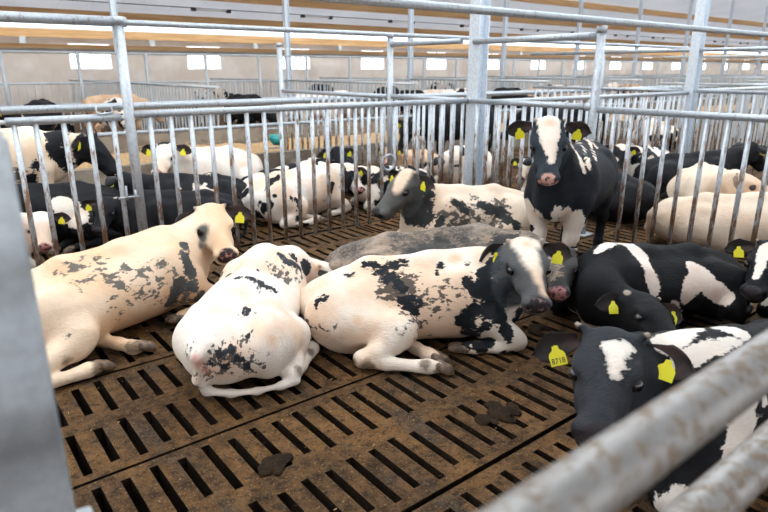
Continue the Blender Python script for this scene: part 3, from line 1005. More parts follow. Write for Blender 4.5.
# pens to the right
fence('pen_fence', (XF + .1, YF, 0), (XF + BAY - .1, YF, 0), ZR - .03, 30, 'bar fence behind the right pen, between the two blue columns')
fence('pen_fence', (XF + BAY, YF - .1, 0), (XF + BAY, .3, 0), ZR, 28, 'bar fence from the second blue column towards the viewer')
fence('pen_fence', (XF + BAY, YF + .1, 0), (XF + BAY, YCURB - .1, 0), ZR, 20, 'bar fence from the second blue column to the curb')
post(XF + BAY, 3.46, 2.0, 'galvanised post in the second right fence', .05)
post(XF + BAY, 7.0, 2.0, 'galvanised post behind the second blue column', .05)
for i in range(2, 7):
    fence('pen_fence', (XF + BAY * (i - 1), YF, 0), (XF + BAY * i, YF, 0), ZR, 30, 'distant bar fence of the near row of pens, ' + nth(i - 2), 'fence', False, group='distant fences of the near pens')
    fence('pen_fence', (XF + BAY * i, YCURB, 0), (XF + BAY * i, .3, 0), ZR, 46, 'distant cross fence of the near row of pens, ' + nth(i - 2), 'fence', False, group='distant cross fences of the near pens')
    post(XF + BAY * i, 3.46, 2.0, 'distant post of the near row of pens, ' + nth(i - 2), .05, 'distant posts', True)
for i in range(0, 13):
    fence('pen_fence', (XF + BAY * (i - 1), 19.2, 0), (XF + BAY * i, 19.2, 0), ZR, 28, 'distant bar fence along the far column row, ' + nth(i), 'fence', False, group='fences of the far column row', r_bar=.02)
    if i < 9:
        fence('pen_fence', (XF + BAY * i, 12.4, 0), (XF + BAY * i, 19.2, 0), ZR, 32, 'distant cross fence beyond the feed alley, ' + nth(i), 'fence', False, group='cross fences beyond the alley', r_bar=.02)
        fence('pen_fence', (XF + BAY * i, 19.3, 0), (XF + BAY * i, 26.0, 0), ZR, 24, 'distant cross fence beyond the far columns, ' + nth(i), 'fence', False, group='cross fences beyond the far columns', r_bar=.02)
    for k in range(3 if i < 5 else 2):
        post(XF + BAY * (i - 1) + BAY * (k + .4) / 3, 19.2, 2.1, 'thin post rising above the far fence, in the %s bay' % (nth(i)) + ['', ', second one', ', third one'][k], .05, 'thin posts above the far fence', True)

def rail(p0, p1, r, label, mat=None, name='overhead_rail'):
    return tag(MB().tube([p0, p1], r, 14).build(name, mat or M_PIPE), label, 'rail')
rail((-2.5, YF, 1.99), (px + .06, YF, 1.99), .038, 'thick overhead pipe above the gate at the left')
rail((-3, 6.64, 2.085), (XMAX, 6.64, 2.085), .030, 'long overhead pipe behind the back fence')
rail((-3, yp, 2.075), (40, yp, 2.075), .032, 'long overhead pipe crossing over the near pen')
rail((XF, yp, 1.945), (XF, 5.1, 1.945), .034, 'overhead pipe between the right post and the corner column')
rail((XF, 5.3, 1.96), (XF, 6.64, 1.96), .032, 'overhead pipe between the corner column and the rear post')
rail((XF + BAY, .3, 1.96), (XF + BAY, YCURB, 1.96), .032, 'overhead pipe along the second right fence')
for i in range(2, 6):
    t_ = rail((XF + BAY * i, .3, 1.96), (XF + BAY * i, YCURB, 1.96), .032, 'distant overhead pipe across the near pens, ' + nth(i - 2), M_FARSTEEL); t_['group'] = 'distant overhead pipes'
rail((XMIN, YCURB + .08, 1.16), (XMAX, YCURB + .08, 1.16), .05, 'thick feed rail above the near curb', name='feed_rail')
rail((XMIN, YCURB + .08, .80), (XMAX, YCURB + .08, .80), .03, 'thin lower feed rail above the near curb', name='feed_rail')
rail((XMIN, 12.22, .78), (XMAX, 12.22, .78), .04, 'feed rail on the far side of the feed alley', M_FARSTEEL, name='feed_rail')
rail((XMIN, 19.2, 2.1), (XMAX, 19.2, 2.1), .035, 'thin pipe along the tops of the far posts', M_FARSTEEL)
rail((XMIN, 19.2, .72), (XMAX, 19.2, .72), .03, 'lower rail of the far fence', M_FARSTEEL)

# near front fence under the camera and the gate post at the left edge
FY = .238
rail((-2.0, FY, 1.28), (6.0, FY, 1.28), .0305, 'worn thick front rail crossing the lower right corner', M_RAILNEAR, 'front_rail')
rail((-2.0, FY + .012, 1.085), (6.0, FY + .012, 1.085), .0305, 'second worn front rail below the thick one', M_RAILNEAR, 'front_rail')
gp = empty('gate_post', (.0, .80, 0)); tag(gp, 'pale blurred gate post filling the left edge', 'post')
MB().box(-.20, .088, 0, .09, 0, 1.565).build('face', M_PALE, gp)
MB().box(.070, .094, .02, .08, .0, 1.555).build('flange', M_PALE, gp)
MB().tube([(.02, .05, 1.005), (.115, .05, .99)], .020, 12).build('hinge_pin', M_PALE, gp)
MB().box(-.24, .12, -.03, .12, 0, .015).build('foot', M_PALE, gp)
# drinker on the curb post and a ring on the back fence
dk = empty('drinking_bowl', (4.62, YCURB - .14, 0)); tag(dk, 'teal drinking bowl on a small rack at the curb', 'drinker')
MB().tube([(0, 0, .50), (0, 0, .56), (0, 0, .66)], [.06, .11, .12], 14).build('bowl', M_TEAL, dk)
for dx in (-.13, .13):
    MB().tube([(dx, .1, 0), (dx, .1, 1.05)], .016, 8).build('rack_bar', M_POST, dk)
for zz in (.45, .75, 1.0):
    MB().tube([(-.13, .1, zz), (.13, .1, zz)], .012, 8).build('rung', M_POST, dk)
rg = MB().tube([(.085 * math.cos(a * math.pi / 10), 0, .085 * math.sin(a * math.pi / 10)) for a in range(21)], .016, 8, False).build('tether_ring', M_PIPE)
rg.location = (4.13, YF - .05, .66); tag(rg, 'steel ring hanging on the back fence bars', 'ring')

# straw on the alley, bits on the slats
def scatter(name, n, xr, yr, zf, ln, mat, label, cat, curve=None):
    V, F = [], []
    for i in range(n):
        x, y = rng.uniform(*xr), rng.uniform(*yr); a = rng.uniform(0, math.pi); t = rng.uniform(-.4, .4)
        l = rng.uniform(.4, 1) * ln; w = rng.uniform(.08, .2) * l
        z = zf(x, y)
        dx, dy, dz = math.cos(a) * l / 2, math.sin(a) * l / 2, math.sin(t) * l / 2
        nx, ny = -math.sin(a) * w / 2, math.cos(a) * w / 2
        k = len(V)
        V += [(x-dx-nx, y-dy-ny, z-dz+.003), (x+dx-nx, y+dy-ny, z+dz+.003), (x+dx+nx, y+dy+ny, z+dz+.006), (x-dx+nx, y-dy+ny, z-dz+.006), (x, y, z+.004+w*.5)]
        F += [(k, k+1, k+4), (k+1, k+2, k+4), (k+2, k+3, k+4), (k+3, k, k+4)]
    o = new_obj(name, V, F, mat); tag(o, label, cat); o['kind'] = 'stuff'; return o
nx, ny = 240, 24
gx = np.linspace(-4, 44, nx); gy = np.linspace(YCURB + .18, 11.9, ny)
V = []
for j, y in enumerate(gy):
    env = math.sin(math.pi * min(1, max(0, (j + .0) / (ny - 1)))) ** .6
    for x in gx:
        V.append((x, y, .115 + .20 * env * (.55 + .45 * math.sin(x * 1.7 + y * 2.1) * math.sin(x * .63 - y)) + rng.uniform(0, .05) * env))
F = [(j*nx+i, j*nx+i+1, (j+1)*nx+i+1, (j+1)*nx+i) for j in range(ny-1) for i in range(nx-1)]
sb = new_obj('straw_bed', V, F, M_STRAW, None, True); tag(sb, 'strip of chopped straw feed along the alley', 'straw'); sb['kind'] = 'stuff'
scatter('straw_chaff', 2600, (-2, 16), (YCURB + .26, 11.5), lambda x, y: rng.uniform(.2, .36), .11, M_STRAW, 'loose straw stalks on top of the feed strip', 'straw')
scatter('straw_bits', 1500, (-.5, 5.2), (.5, 5.0), lambda x, y: .0, .017, M_STRAW, 'scattered bits of straw on the slatted floor', 'straw')
def dung(x, y, r, label, seed):
    R_ = random.Random(seed); S = Sculpt()
    for i in range(26):
        a = R_.uniform(0, 6.28); d = R_.uniform(0, r)
        S.ell((d * math.cos(a), d * math.sin(a) * .7, 0), (R_.uniform(.14, .36) * r, R_.uniform(.14, .36) * r, R_.uniform(.004, .010)), k=.012)
    Vv, Ff = S.mesh(.006)
    Vv[:, 2] = np.maximum(Vv[:, 2], -.004)
    o = link('dung_pat', np_mesh('dung_pat', Vv, Ff), M_DUNG); o.location = (x, y, .003); tag(o, label, 'dung')
dung(1.00, 2.03, .085, 'dark dung lump over the slots near the bottom left', 1)
dung(2.06, 1.70, .12, 'flat dark dung pat in front of the cow with the numbered tag', 2)
dung(3.02, 2.22, .10, 'wet dung patch beside the belted black bull', 3)
# ---------------------------------------------------------------- the cattle
D = math.radians
#PAT-BEGIN
PAT = {
'A': [('f',-0.289,-0.100,0.536,0.049), ('f',-0.202,-0.110,0.528,0.057), ('f',-0.158,-0.179,0.498,0.057), ('f',-0.123,-0.247,0.450,0.057), ('f',-0.086,-0.287,0.401,0.063), ('f',-0.029,-0.300,0.374,0.058), ('f',0.063,-0.311,0.329,0.065), ('f',0.129,-0.312,0.281,0.053), ('f',-0.188,-0.328,0.307,0.031), ('f',-0.142,-0.319,0.223,0.025), ('f',-0.112,-0.124,0.528,0.051), ('f',-0.002,-0.218,0.478,0.052), ('f',0.074,-0.258,0.439,0.052), ('f',0.186,-0.295,0.360,0.047), ('f',0.237,-0.281,0.198,0.055), ('f',-0.353,-0.103,0.521,0.037), ('f',-0.018,-0.319,0.286,0.039), ('f',0.284,-0.294,0.404,0.041), ('f',-0.508,-0.441,0.253,0.017), ('k',0.426,-0.255,0.447,0.049), ('k',0.432,-0.279,0.362,0.056), ('k',0.328,-0.302,0.293,0.048), ('k',0.272,-0.272,0.185,0.041), ('k',0.427,-0.316,0.253,0.042), ('k',0.296,-0.294,0.241,0.034), ('k',0.478,-0.298,0.142,0.043), ('k',0.466,-0.184,0.512,0.035), ('f',0.325,-0.299,0.249,0.097), ('f',0.289,-0.238,0.134,0.070), ('f',0.397,-0.296,0.152,0.070), ('g',0.698,-0.106,0.568,0.041), ('g',0.691,-0.095,0.506,0.037), ('g',0.644,-0.129,0.461,0.029), ('f',-0.347,-0.261,0.470,0.048), ('f',-0.237,-0.223,0.463,0.049), ('f',0.145,-0.259,0.434,0.053), ('f',0.217,-0.265,0.451,0.054), ('f',-0.116,-0.320,0.317,0.050), ('d',-0.127,-0.511,0.066,0.044), ('d',-0.414,-0.566,0.058,0.041), ('d',-0.183,-0.492,0.068,0.031), ('d',-0.564,-0.492,0.121,0.023), ('d',-0.378,-0.536,0.033,0.018)],
'B': [('k',0.221,0.254,0.428,0.021), ('k',0.070,0.150,0.476,0.027), ('k',-0.153,0.019,0.536,0.022), ('k',-0.117,-0.064,0.519,0.022), ('k',-0.107,-0.111,0.491,0.025), ('k',-0.111,-0.162,0.466,0.022), ('k',-0.121,-0.202,0.445,0.019), ('k',0.021,-0.064,0.533,0.013), ('k',0.097,-0.153,0.475,0.013), ('k',-0.455,-0.131,0.451,0.023), ('k',-0.484,-0.127,0.443,0.017), ('k',-0.638,-0.181,0.373,0.017), ('k',0.302,-0.193,0.501,0.042), ('k',0.359,-0.243,0.469,0.056), ('k',0.576,-0.258,0.376,0.052), ('k',0.495,-0.183,0.477,0.036), ('k',0.355,-0.139,0.527,0.028), ('f',-0.745,-0.126,0.290,0.086), ('f',-0.685,-0.201,0.202,0.055), ('f',-0.762,-0.051,0.254,0.065), ('f',-0.682,-0.153,0.338,0.044), ('f',0.283,-0.278,0.415,0.062), ('f',-0.142,-0.108,0.490,0.075), ('f',0.145,-0.207,0.446,0.067), ('f',-0.472,-0.135,0.445,0.040), ('f',-0.647,-0.183,0.365,0.039), ('f',-0.765,-0.094,0.288,0.080), ('f',-0.700,-0.168,0.227,0.066), ('f',-0.696,-0.252,0.247,0.049), ('f',-0.748,0.120,0.318,0.049), ('f',-0.756,-0.001,0.207,0.054), ('f',-0.766,-0.035,0.309,0.048), ('f',-0.728,-0.138,0.306,0.043), ('f',-0.759,0.036,0.159,0.044), ('f',0.178,-0.133,0.497,0.054), ('k',-0.767,-0.064,0.323,0.021), ('k',-0.740,-0.116,0.335,0.022), ('k',-0.717,-0.148,0.265,0.022), ('k',-0.751,-0.091,0.244,0.022), ('k',-0.690,-0.192,0.217,0.022), ('k',-0.761,-0.012,0.258,0.016), ('p',-0.812,0.051,0.317,0.024), ('p',-0.808,0.034,0.280,0.024), ('p',-0.760,0.019,0.220,0.022), ('t',-0.624,-0.317,0.353,0.044), ('t',-0.527,-0.349,0.365,0.028), ('t',0.676,-0.328,0.337,0.061), ('d',-0.487,-0.432,0.082,0.029), ('d',-0.204,-0.434,0.072,0.032)],
'C': [('k',-0.582,-0.306,0.379,0.019), ('k',-0.557,-0.300,0.397,0.016), ('k',-0.606,-0.312,0.355,0.016), ('k',-0.321,-0.073,0.534,0.019), ('k',-0.256,-0.084,0.532,0.026), ('k',-0.190,-0.104,0.519,0.032), ('k',-0.126,-0.097,0.530,0.035), ('k',-0.062,-0.074,0.551,0.026), ('k',-0.222,-0.130,0.500,0.032), ('k',-0.157,-0.180,0.484,0.038), ('k',-0.105,-0.223,0.460,0.038), ('k',-0.061,-0.260,0.427,0.031), ('k',-0.024,-0.287,0.391,0.031), ('k',-0.181,-0.212,0.462,0.025), ('k',-0.086,-0.295,0.374,0.025), ('k',-0.042,-0.310,0.341,0.025), ('k',-0.005,-0.319,0.305,0.025), ('k',0.032,-0.300,0.364,0.019), ('k',-0.416,-0.118,0.467,0.019), ('k',-0.451,-0.091,0.464,0.013), ('k',0.167,-0.124,0.542,0.019), ('k',0.140,-0.168,0.510,0.014), ('k',-0.749,-0.095,0.180,0.033), ('k',-0.691,-0.263,0.183,0.025), ('k',-0.678,-0.271,0.152,0.019), ('f',-0.093,-0.235,0.451,0.138), ('f',0.033,-0.319,0.252,0.062), ('f',0.001,-0.295,0.375,0.074), ('f',-0.190,-0.119,0.510,0.077), ('f',0.247,-0.287,0.408,0.049), ('f',0.094,-0.294,0.376,0.050), ('f',-0.030,-0.385,0.293,0.067), ('f',0.020,-0.381,0.198,0.049), ('f',-0.060,-0.449,0.274,0.042), ('f',0.156,-0.276,0.403,0.056), ('f',0.132,-0.309,0.316,0.050), ('f',0.193,-0.244,0.464,0.037), ('f',0.089,-0.253,0.121,0.038), ('f',-0.654,-0.319,0.209,0.050), ('f',-0.554,-0.373,0.200,0.037), ('f',-0.481,-0.409,0.218,0.024), ('f',0.217,-0.292,0.376,0.043), ('f',0.346,-0.173,0.547,0.038), ('k',0.320,-0.267,0.480,0.031), ('k',0.370,-0.276,0.445,0.043), ('k',0.455,-0.243,0.427,0.075), ('k',0.433,-0.195,0.509,0.050), ('k',0.524,-0.228,0.355,0.069), ('k',0.570,-0.183,0.432,0.063), ('k',0.506,-0.143,0.565,0.051), ('k',0.449,-0.291,0.312,0.050), ('k',0.534,-0.275,0.266,0.050), ('k',0.320,-0.299,0.247,0.062), ('k',0.353,-0.270,0.139,0.057), ('k',0.310,-0.288,0.070,0.044), ('k',0.373,-0.300,0.315,0.043), ('k',0.417,-0.293,0.067,0.038), ('k',0.476,-0.268,0.091,0.038), ('k',0.431,-0.318,0.216,0.037), ('k',0.568,-0.283,0.018,0.019), ('k',0.617,-0.246,0.009,0.019), ('k',0.568,-0.288,0.177,0.038), ('k',0.515,-0.058,0.632,0.032), ('g',0.616,-0.214,0.602,0.037), ('k',0.657,-0.109,0.155,0.046), ('k',0.690,-0.117,0.229,0.039), ('k',0.588,-0.297,0.127,0.031), ('w',0.664,-0.089,0.702,0.044), ('w',0.675,-0.109,0.695,0.046), ('w',0.687,-0.126,0.686,0.048), ('w',0.699,-0.142,0.678,0.050), ('w',0.702,-0.174,0.664,0.048), ('w',0.706,-0.201,0.649,0.045), ('w',0.710,-0.227,0.633,0.043), ('w',0.716,-0.245,0.619,0.038), ('w',0.723,-0.262,0.606,0.034), ('w',0.729,-0.279,0.592,0.029), ('w',0.736,-0.295,0.578,0.024), ('w',0.740,-0.312,0.564,0.023), ('w',0.743,-0.328,0.548,0.021), ('w',0.747,-0.345,0.533,0.019), ('w',0.750,-0.362,0.519,0.018), ('w',0.753,-0.380,0.504,0.017), ('w',0.756,-0.399,0.490,0.016), ('w',0.758,-0.419,0.477,0.015), ('w',0.757,-0.098,0.692,0.032), ('w',0.250,-0.303,0.301,0.019), ('w',0.393,-0.316,0.242,0.016), ('d',-0.279,-0.544,0.047,0.036), ('d',0.059,-0.573,0.067,0.029), ('d',0.137,-0.566,0.026,0.030), ('d',-0.371,-0.508,0.064,0.024), ('t',-0.345,-0.415,0.282,0.036), ('t',0.258,-0.087,0.585,0.045), ('t',-0.302,-0.439,0.200,0.036), ('t',0.703,-0.119,0.691,0.031)],
'D': [('f',-0.123,-0.192,0.445,0.135), ('f',0.074,-0.156,0.467,0.137), ('f',0.293,-0.205,0.491,0.106), ('f',0.552,-0.240,0.516,0.120), ('f',0.671,-0.345,0.526,0.074), ('f',-0.269,-0.148,0.453,0.068), ('f',-0.531,-0.110,0.434,0.061), ('k',-0.044,-0.171,0.460,0.045), ('k',0.078,-0.137,0.478,0.046), ('k',-0.148,-0.207,0.435,0.037), ('k',0.520,-0.218,0.511,0.053), ('k',0.617,-0.274,0.539,0.052), ('k',0.265,-0.164,0.496,0.030), ('k',0.005,-0.201,0.444,0.045), ('k',0.148,-0.174,0.463,0.038), ('w',0.815,-0.576,0.529,0.028), ('w',0.802,-0.604,0.515,0.029), ('w',0.788,-0.632,0.503,0.031), ('w',0.776,-0.657,0.489,0.033), ('w',0.765,-0.679,0.475,0.034), ('w',0.756,-0.702,0.459,0.036), ('w',0.747,-0.723,0.442,0.038), ('w',0.739,-0.741,0.425,0.039), ('w',0.731,-0.762,0.410,0.041), ('p',0.684,-0.884,0.327,0.026)],
'E': [('k',0.302,0.260,0.523,0.038), ('k',0.226,0.262,0.488,0.047), ('k',0.186,0.270,0.448,0.038), ('k',-0.000,0.255,0.467,0.039), ('k',-0.078,0.278,0.435,0.058), ('k',-0.178,0.304,0.392,0.068), ('k',-0.230,0.368,0.342,0.058), ('k',-0.278,0.421,0.289,0.048), ('k',0.624,0.164,0.636,0.065), ('k',0.660,0.137,0.510,0.075), ('k',0.571,0.168,0.509,0.075), ('k',0.681,0.118,0.393,0.076), ('k',0.577,0.184,0.388,0.075), ('k',0.509,0.166,0.599,0.047), ('k',0.466,0.099,0.679,0.033), ('k',0.464,0.274,0.358,0.047), ('f',-0.205,0.257,0.460,0.098), ('f',0.317,0.291,0.444,0.085), ('f',0.047,0.200,0.519,0.068), ('f',0.415,0.277,0.422,0.075), ('f',0.210,0.302,0.340,0.114), ('f',0.051,0.316,0.298,0.096), ('f',0.372,0.301,0.327,0.075), ('f',0.473,0.293,0.306,0.075), ('f',-0.108,0.331,0.315,0.097), ('f',0.141,0.269,0.443,0.067), ('w',0.738,0.074,0.816,0.056), ('w',0.768,0.096,0.784,0.053), ('w',0.799,0.119,0.753,0.051), ('w',0.819,0.135,0.726,0.043), ('w',0.839,0.149,0.699,0.035), ('w',0.856,0.158,0.671,0.027), ('t',0.774,0.088,0.783,0.037)],
'F': [('w',0.852,0.001,1.336,0.072), ('w',0.872,0.014,1.312,0.069), ('w',0.889,0.026,1.289,0.065), ('w',0.910,0.039,1.265,0.061), ('w',0.930,0.047,1.241,0.056), ('w',0.946,0.054,1.217,0.051), ('w',0.961,0.060,1.193,0.046), ('w',0.973,0.068,1.171,0.041), ('w',0.985,0.076,1.149,0.037), ('w',0.997,0.084,1.128,0.032), ('w',1.012,0.090,1.102,0.025), ('w',1.028,0.097,1.076,0.018), ('w',0.504,-0.214,0.619,0.049), ('w',0.493,-0.216,0.589,0.054), ('w',0.487,-0.216,0.559,0.058), ('w',0.480,-0.216,0.530,0.062), ('w',0.466,-0.218,0.498,0.067), ('w',0.434,-0.220,0.464,0.072), ('w',0.438,-0.209,0.439,0.076), ('w',0.441,-0.204,0.411,0.076), ('w',0.447,-0.201,0.387,0.076), ('w',0.449,-0.199,0.361,0.076), ('w',0.465,-0.187,0.341,0.076), ('w',0.465,-0.179,0.315,0.076), ('w',0.641,-0.066,0.573,0.048), ('w',0.499,-0.109,0.511,0.055), ('w',0.490,-0.113,0.483,0.060), ('w',0.483,-0.116,0.454,0.066), ('w',0.482,-0.116,0.426,0.072), ('w',0.485,-0.117,0.400,0.077), ('w',0.487,-0.117,0.373,0.083), ('w',0.595,0.125,0.603,0.047), ('w',0.544,0.118,0.568,0.053), ('w',0.511,0.116,0.536,0.059), ('w',0.501,0.120,0.510,0.065), ('w',0.494,0.126,0.484,0.072), ('w',0.488,0.131,0.459,0.077), ('w',0.485,0.137,0.434,0.083), ('w',0.487,0.144,0.410,0.089), ('w',0.682,0.068,0.645,0.031), ('w',0.678,0.061,0.620,0.033), ('w',0.667,0.052,0.593,0.035), ('w',0.647,0.041,0.563,0.038), ('w',0.590,0.019,0.524,0.040), ('w',0.508,0.189,0.586,0.040), ('w',0.501,0.194,0.557,0.041), ('w',0.492,0.200,0.528,0.043), ('w',0.481,0.204,0.498,0.045), ('w',0.462,0.207,0.467,0.047), ('w',0.434,0.208,0.432,0.048), ('w',-0.319,-0.033,1.085,0.014), ('w',-0.326,-0.022,1.087,0.015), ('w',-0.331,-0.006,1.088,0.016), ('w',-0.293,0.026,1.088,0.017), ('w',-0.269,0.054,1.074,0.018), ('w',-0.228,0.074,1.054,0.017), ('w',-0.183,0.096,1.034,0.016), ('w',-0.105,0.124,1.018,0.015), ('w',-0.027,0.152,1.003,0.014), ('w',0.038,0.177,0.987,0.013), ('w',0.086,0.198,0.970,0.012), ('w',0.591,0.104,1.170,0.011), ('w',-0.265,-0.057,1.072,0.014), ('w',-0.147,-0.010,1.074,0.016), ('w',-0.036,0.040,1.066,0.016), ('w',0.016,0.075,1.053,0.017), ('w',0.107,0.107,1.037,0.016), ('w',0.272,0.157,1.032,0.014), ('w',0.352,0.186,1.017,0.014), ('w',0.378,0.202,0.995,0.013), ('w',0.395,0.216,0.972,0.013), ('w',0.405,0.229,0.948,0.012), ('w',0.623,0.130,1.135,0.009), ('w',0.591,0.137,1.113,0.010), ('w',0.351,0.091,1.065,0.011), ('w',0.377,0.113,1.050,0.012), ('w',0.395,0.133,1.034,0.013), ('w',0.426,0.151,1.013,0.012), ('w',0.445,0.165,0.992,0.011), ('w',0.457,0.178,0.969,0.011), ('w',0.464,0.190,0.946,0.010), ('w',0.469,0.201,0.923,0.009), ('w',-0.329,-0.003,1.089,0.013), ('w',-0.333,0.009,1.088,0.013), ('w',-0.491,-0.004,1.068,0.014), ('w',-0.480,0.016,1.067,0.014), ('w',-0.319,0.072,1.063,0.013), ('w',-0.304,0.093,1.044,0.013), ('w',-0.290,0.114,1.024,0.013), ('k',0.705,-0.006,0.673,0.054), ('k',0.661,-0.003,0.568,0.032), ('k',0.468,-0.186,0.419,0.025), ('t',0.860,0.019,1.324,0.043), ('t',0.584,0.123,0.593,0.055), ('t',0.513,-0.165,0.568,0.041)],
'G': [('w',0.532,0.022,0.584,0.022), ('w',0.510,0.023,0.597,0.026), ('w',0.485,0.022,0.611,0.029), ('w',0.458,0.017,0.623,0.033), ('w',0.428,0.012,0.629,0.035), ('w',0.354,-0.053,0.614,0.036), ('w',0.336,-0.039,0.616,0.038), ('w',0.318,-0.028,0.616,0.038), ('w',0.301,-0.015,0.616,0.039), ('w',0.251,-0.046,0.601,0.041), ('w',0.259,-0.001,0.611,0.041), ('w',0.263,0.036,0.606,0.041), ('w',0.256,0.058,0.597,0.041), ('w',0.246,0.075,0.585,0.041), ('w',0.234,0.090,0.573,0.041), ('w',0.230,0.108,0.559,0.040), ('w',0.227,0.127,0.545,0.040), ('w',0.228,0.149,0.533,0.040), ('w',0.233,0.178,0.523,0.040), ('w',0.247,0.218,0.512,0.040), ('w',0.248,0.241,0.494,0.039), ('w',0.241,0.254,0.472,0.039), ('w',0.239,0.266,0.451,0.039), ('w',0.234,0.275,0.428,0.039), ('w',0.228,0.283,0.405,0.039), ('w',0.224,0.290,0.382,0.037), ('w',0.219,0.295,0.358,0.034), ('w',0.213,0.299,0.334,0.032), ('w',-0.154,0.207,0.470,0.037), ('w',-0.164,0.223,0.458,0.044), ('w',-0.175,0.239,0.444,0.052), ('w',-0.187,0.253,0.430,0.059), ('w',-0.200,0.266,0.416,0.066), ('w',-0.170,0.279,0.401,0.064), ('w',-0.142,0.290,0.387,0.062), ('w',-0.115,0.299,0.371,0.060), ('w',-0.091,0.306,0.354,0.058), ('w',-0.076,0.312,0.335,0.052), ('w',-0.063,0.317,0.314,0.047), ('w',-0.051,0.320,0.293,0.042), ('w',-0.042,0.320,0.271,0.036), ('w',-0.197,0.271,0.410,0.059), ('w',-0.207,0.282,0.395,0.059), ('w',-0.218,0.293,0.379,0.059), ('w',-0.229,0.303,0.363,0.059), ('w',-0.241,0.313,0.346,0.059), ('w',-0.254,0.322,0.330,0.059), ('w',-0.270,0.330,0.315,0.057), ('w',-0.288,0.337,0.301,0.056), ('w',-0.306,0.343,0.286,0.054), ('w',-0.324,0.350,0.271,0.053), ('w',-0.338,0.361,0.258,0.051), ('w',0.661,0.012,0.105,0.045), ('w',0.757,0.211,0.171,0.042), ('w',0.750,0.221,0.157,0.040), ('w',0.717,0.189,0.115,0.039), ('w',0.729,0.230,0.119,0.037), ('w',0.724,0.254,0.113,0.036), ('w',0.713,0.272,0.108,0.034), ('w',0.696,0.283,0.099,0.032), ('w',0.677,0.289,0.088,0.030), ('w',0.655,0.291,0.075,0.029), ('w',0.049,0.313,0.238,0.018), ('w',0.026,0.308,0.210,0.018), ('w',-0.001,0.298,0.180,0.018), ('w',-0.036,0.280,0.146,0.018), ('t',-0.254,0.170,0.482,0.037), ('t',-0.282,0.337,0.294,0.044), ('k',0.637,-0.147,0.085,0.031)],
'H': [('g',0.931,0.056,0.669,0.023), ('w',0.876,0.030,0.692,0.019), ('w',0.868,0.037,0.693,0.022), ('w',0.859,0.044,0.692,0.024), ('w',0.849,0.049,0.692,0.027), ('w',0.837,0.051,0.691,0.026), ('w',0.823,0.053,0.690,0.025), ('w',0.808,0.053,0.689,0.024), ('w',0.793,0.054,0.687,0.023), ('w',0.853,0.059,0.688,0.031), ('w',0.863,0.070,0.683,0.029), ('w',0.873,0.081,0.677,0.027), ('w',0.882,0.092,0.671,0.026), ('w',0.891,0.102,0.665,0.025), ('w',0.902,0.110,0.659,0.021), ('w',0.913,0.119,0.653,0.018), ('w',0.923,0.127,0.646,0.015), ('w',0.933,0.135,0.640,0.011), ('w',0.599,0.055,0.655,0.036), ('w',0.571,0.042,0.656,0.041), ('w',0.534,0.023,0.652,0.045), ('w',0.498,0.004,0.650,0.050), ('w',0.474,-0.005,0.651,0.050), ('w',0.453,-0.012,0.653,0.048), ('w',0.430,-0.019,0.655,0.048), ('w',0.393,-0.039,0.650,0.047), ('w',0.347,-0.062,0.637,0.046), ('w',0.340,-0.055,0.640,0.044), ('w',0.332,-0.048,0.642,0.041), ('w',0.325,-0.042,0.643,0.039), ('w',0.583,0.107,0.605,0.020), ('w',0.565,0.105,0.606,0.022), ('w',0.547,0.102,0.606,0.023), ('w',0.528,0.100,0.607,0.025), ('w',0.510,0.097,0.607,0.027), ('w',0.493,0.096,0.609,0.028), ('w',0.477,0.096,0.611,0.028), ('w',0.461,0.096,0.613,0.027), ('w',0.445,0.097,0.615,0.026), ('w',0.428,0.096,0.617,0.025), ('w',0.410,0.096,0.619,0.025), ('w',0.390,0.095,0.620,0.024), ('w',0.370,0.095,0.620,0.023), ('w',0.348,0.093,0.620,0.022), ('w',0.324,0.090,0.618,0.022), ('w',0.299,0.086,0.616,0.021), ('w',0.277,0.085,0.614,0.019), ('w',0.255,0.083,0.612,0.018), ('w',0.233,0.081,0.610,0.016), ('w',0.211,0.079,0.608,0.014), ('w',0.190,0.079,0.606,0.013), ('w',0.210,-0.018,0.635,0.013), ('w',0.198,-0.010,0.636,0.014), ('w',0.186,-0.001,0.636,0.015), ('w',0.174,0.006,0.635,0.017), ('w',0.161,0.013,0.634,0.018), ('w',0.154,0.025,0.632,0.017), ('w',0.146,0.036,0.629,0.017), ('w',0.135,0.045,0.625,0.017), ('w',0.123,0.054,0.621,0.017), ('w',0.376,0.283,0.437,0.063), ('w',0.397,0.296,0.337,0.055), ('w',0.318,0.281,0.467,0.056), ('w',0.319,0.243,0.536,0.048), ('w',0.430,0.310,0.285,0.039), ('w',0.664,0.286,0.107,0.047), ('w',0.712,0.262,0.081,0.039), ('w',0.580,0.291,0.070,0.036), ('w',0.451,0.316,0.226,0.032), ('w',0.171,0.190,0.524,0.042), ('k',0.300,0.292,0.428,0.020), ('k',0.294,0.280,0.469,0.016)],
'I': [('w',0.908,-0.147,0.683,0.039), ('w',0.943,-0.129,0.665,0.037), ('w',0.977,-0.112,0.646,0.036), ('w',1.006,-0.098,0.627,0.035), ('w',1.031,-0.085,0.608,0.032), ('w',1.057,-0.070,0.588,0.029), ('w',1.080,-0.057,0.569,0.027), ('w',1.108,-0.044,0.547,0.023), ('w',1.136,-0.031,0.526,0.019), ('w',1.165,-0.016,0.505,0.015), ('w',0.674,-0.220,0.170,0.041)],
}
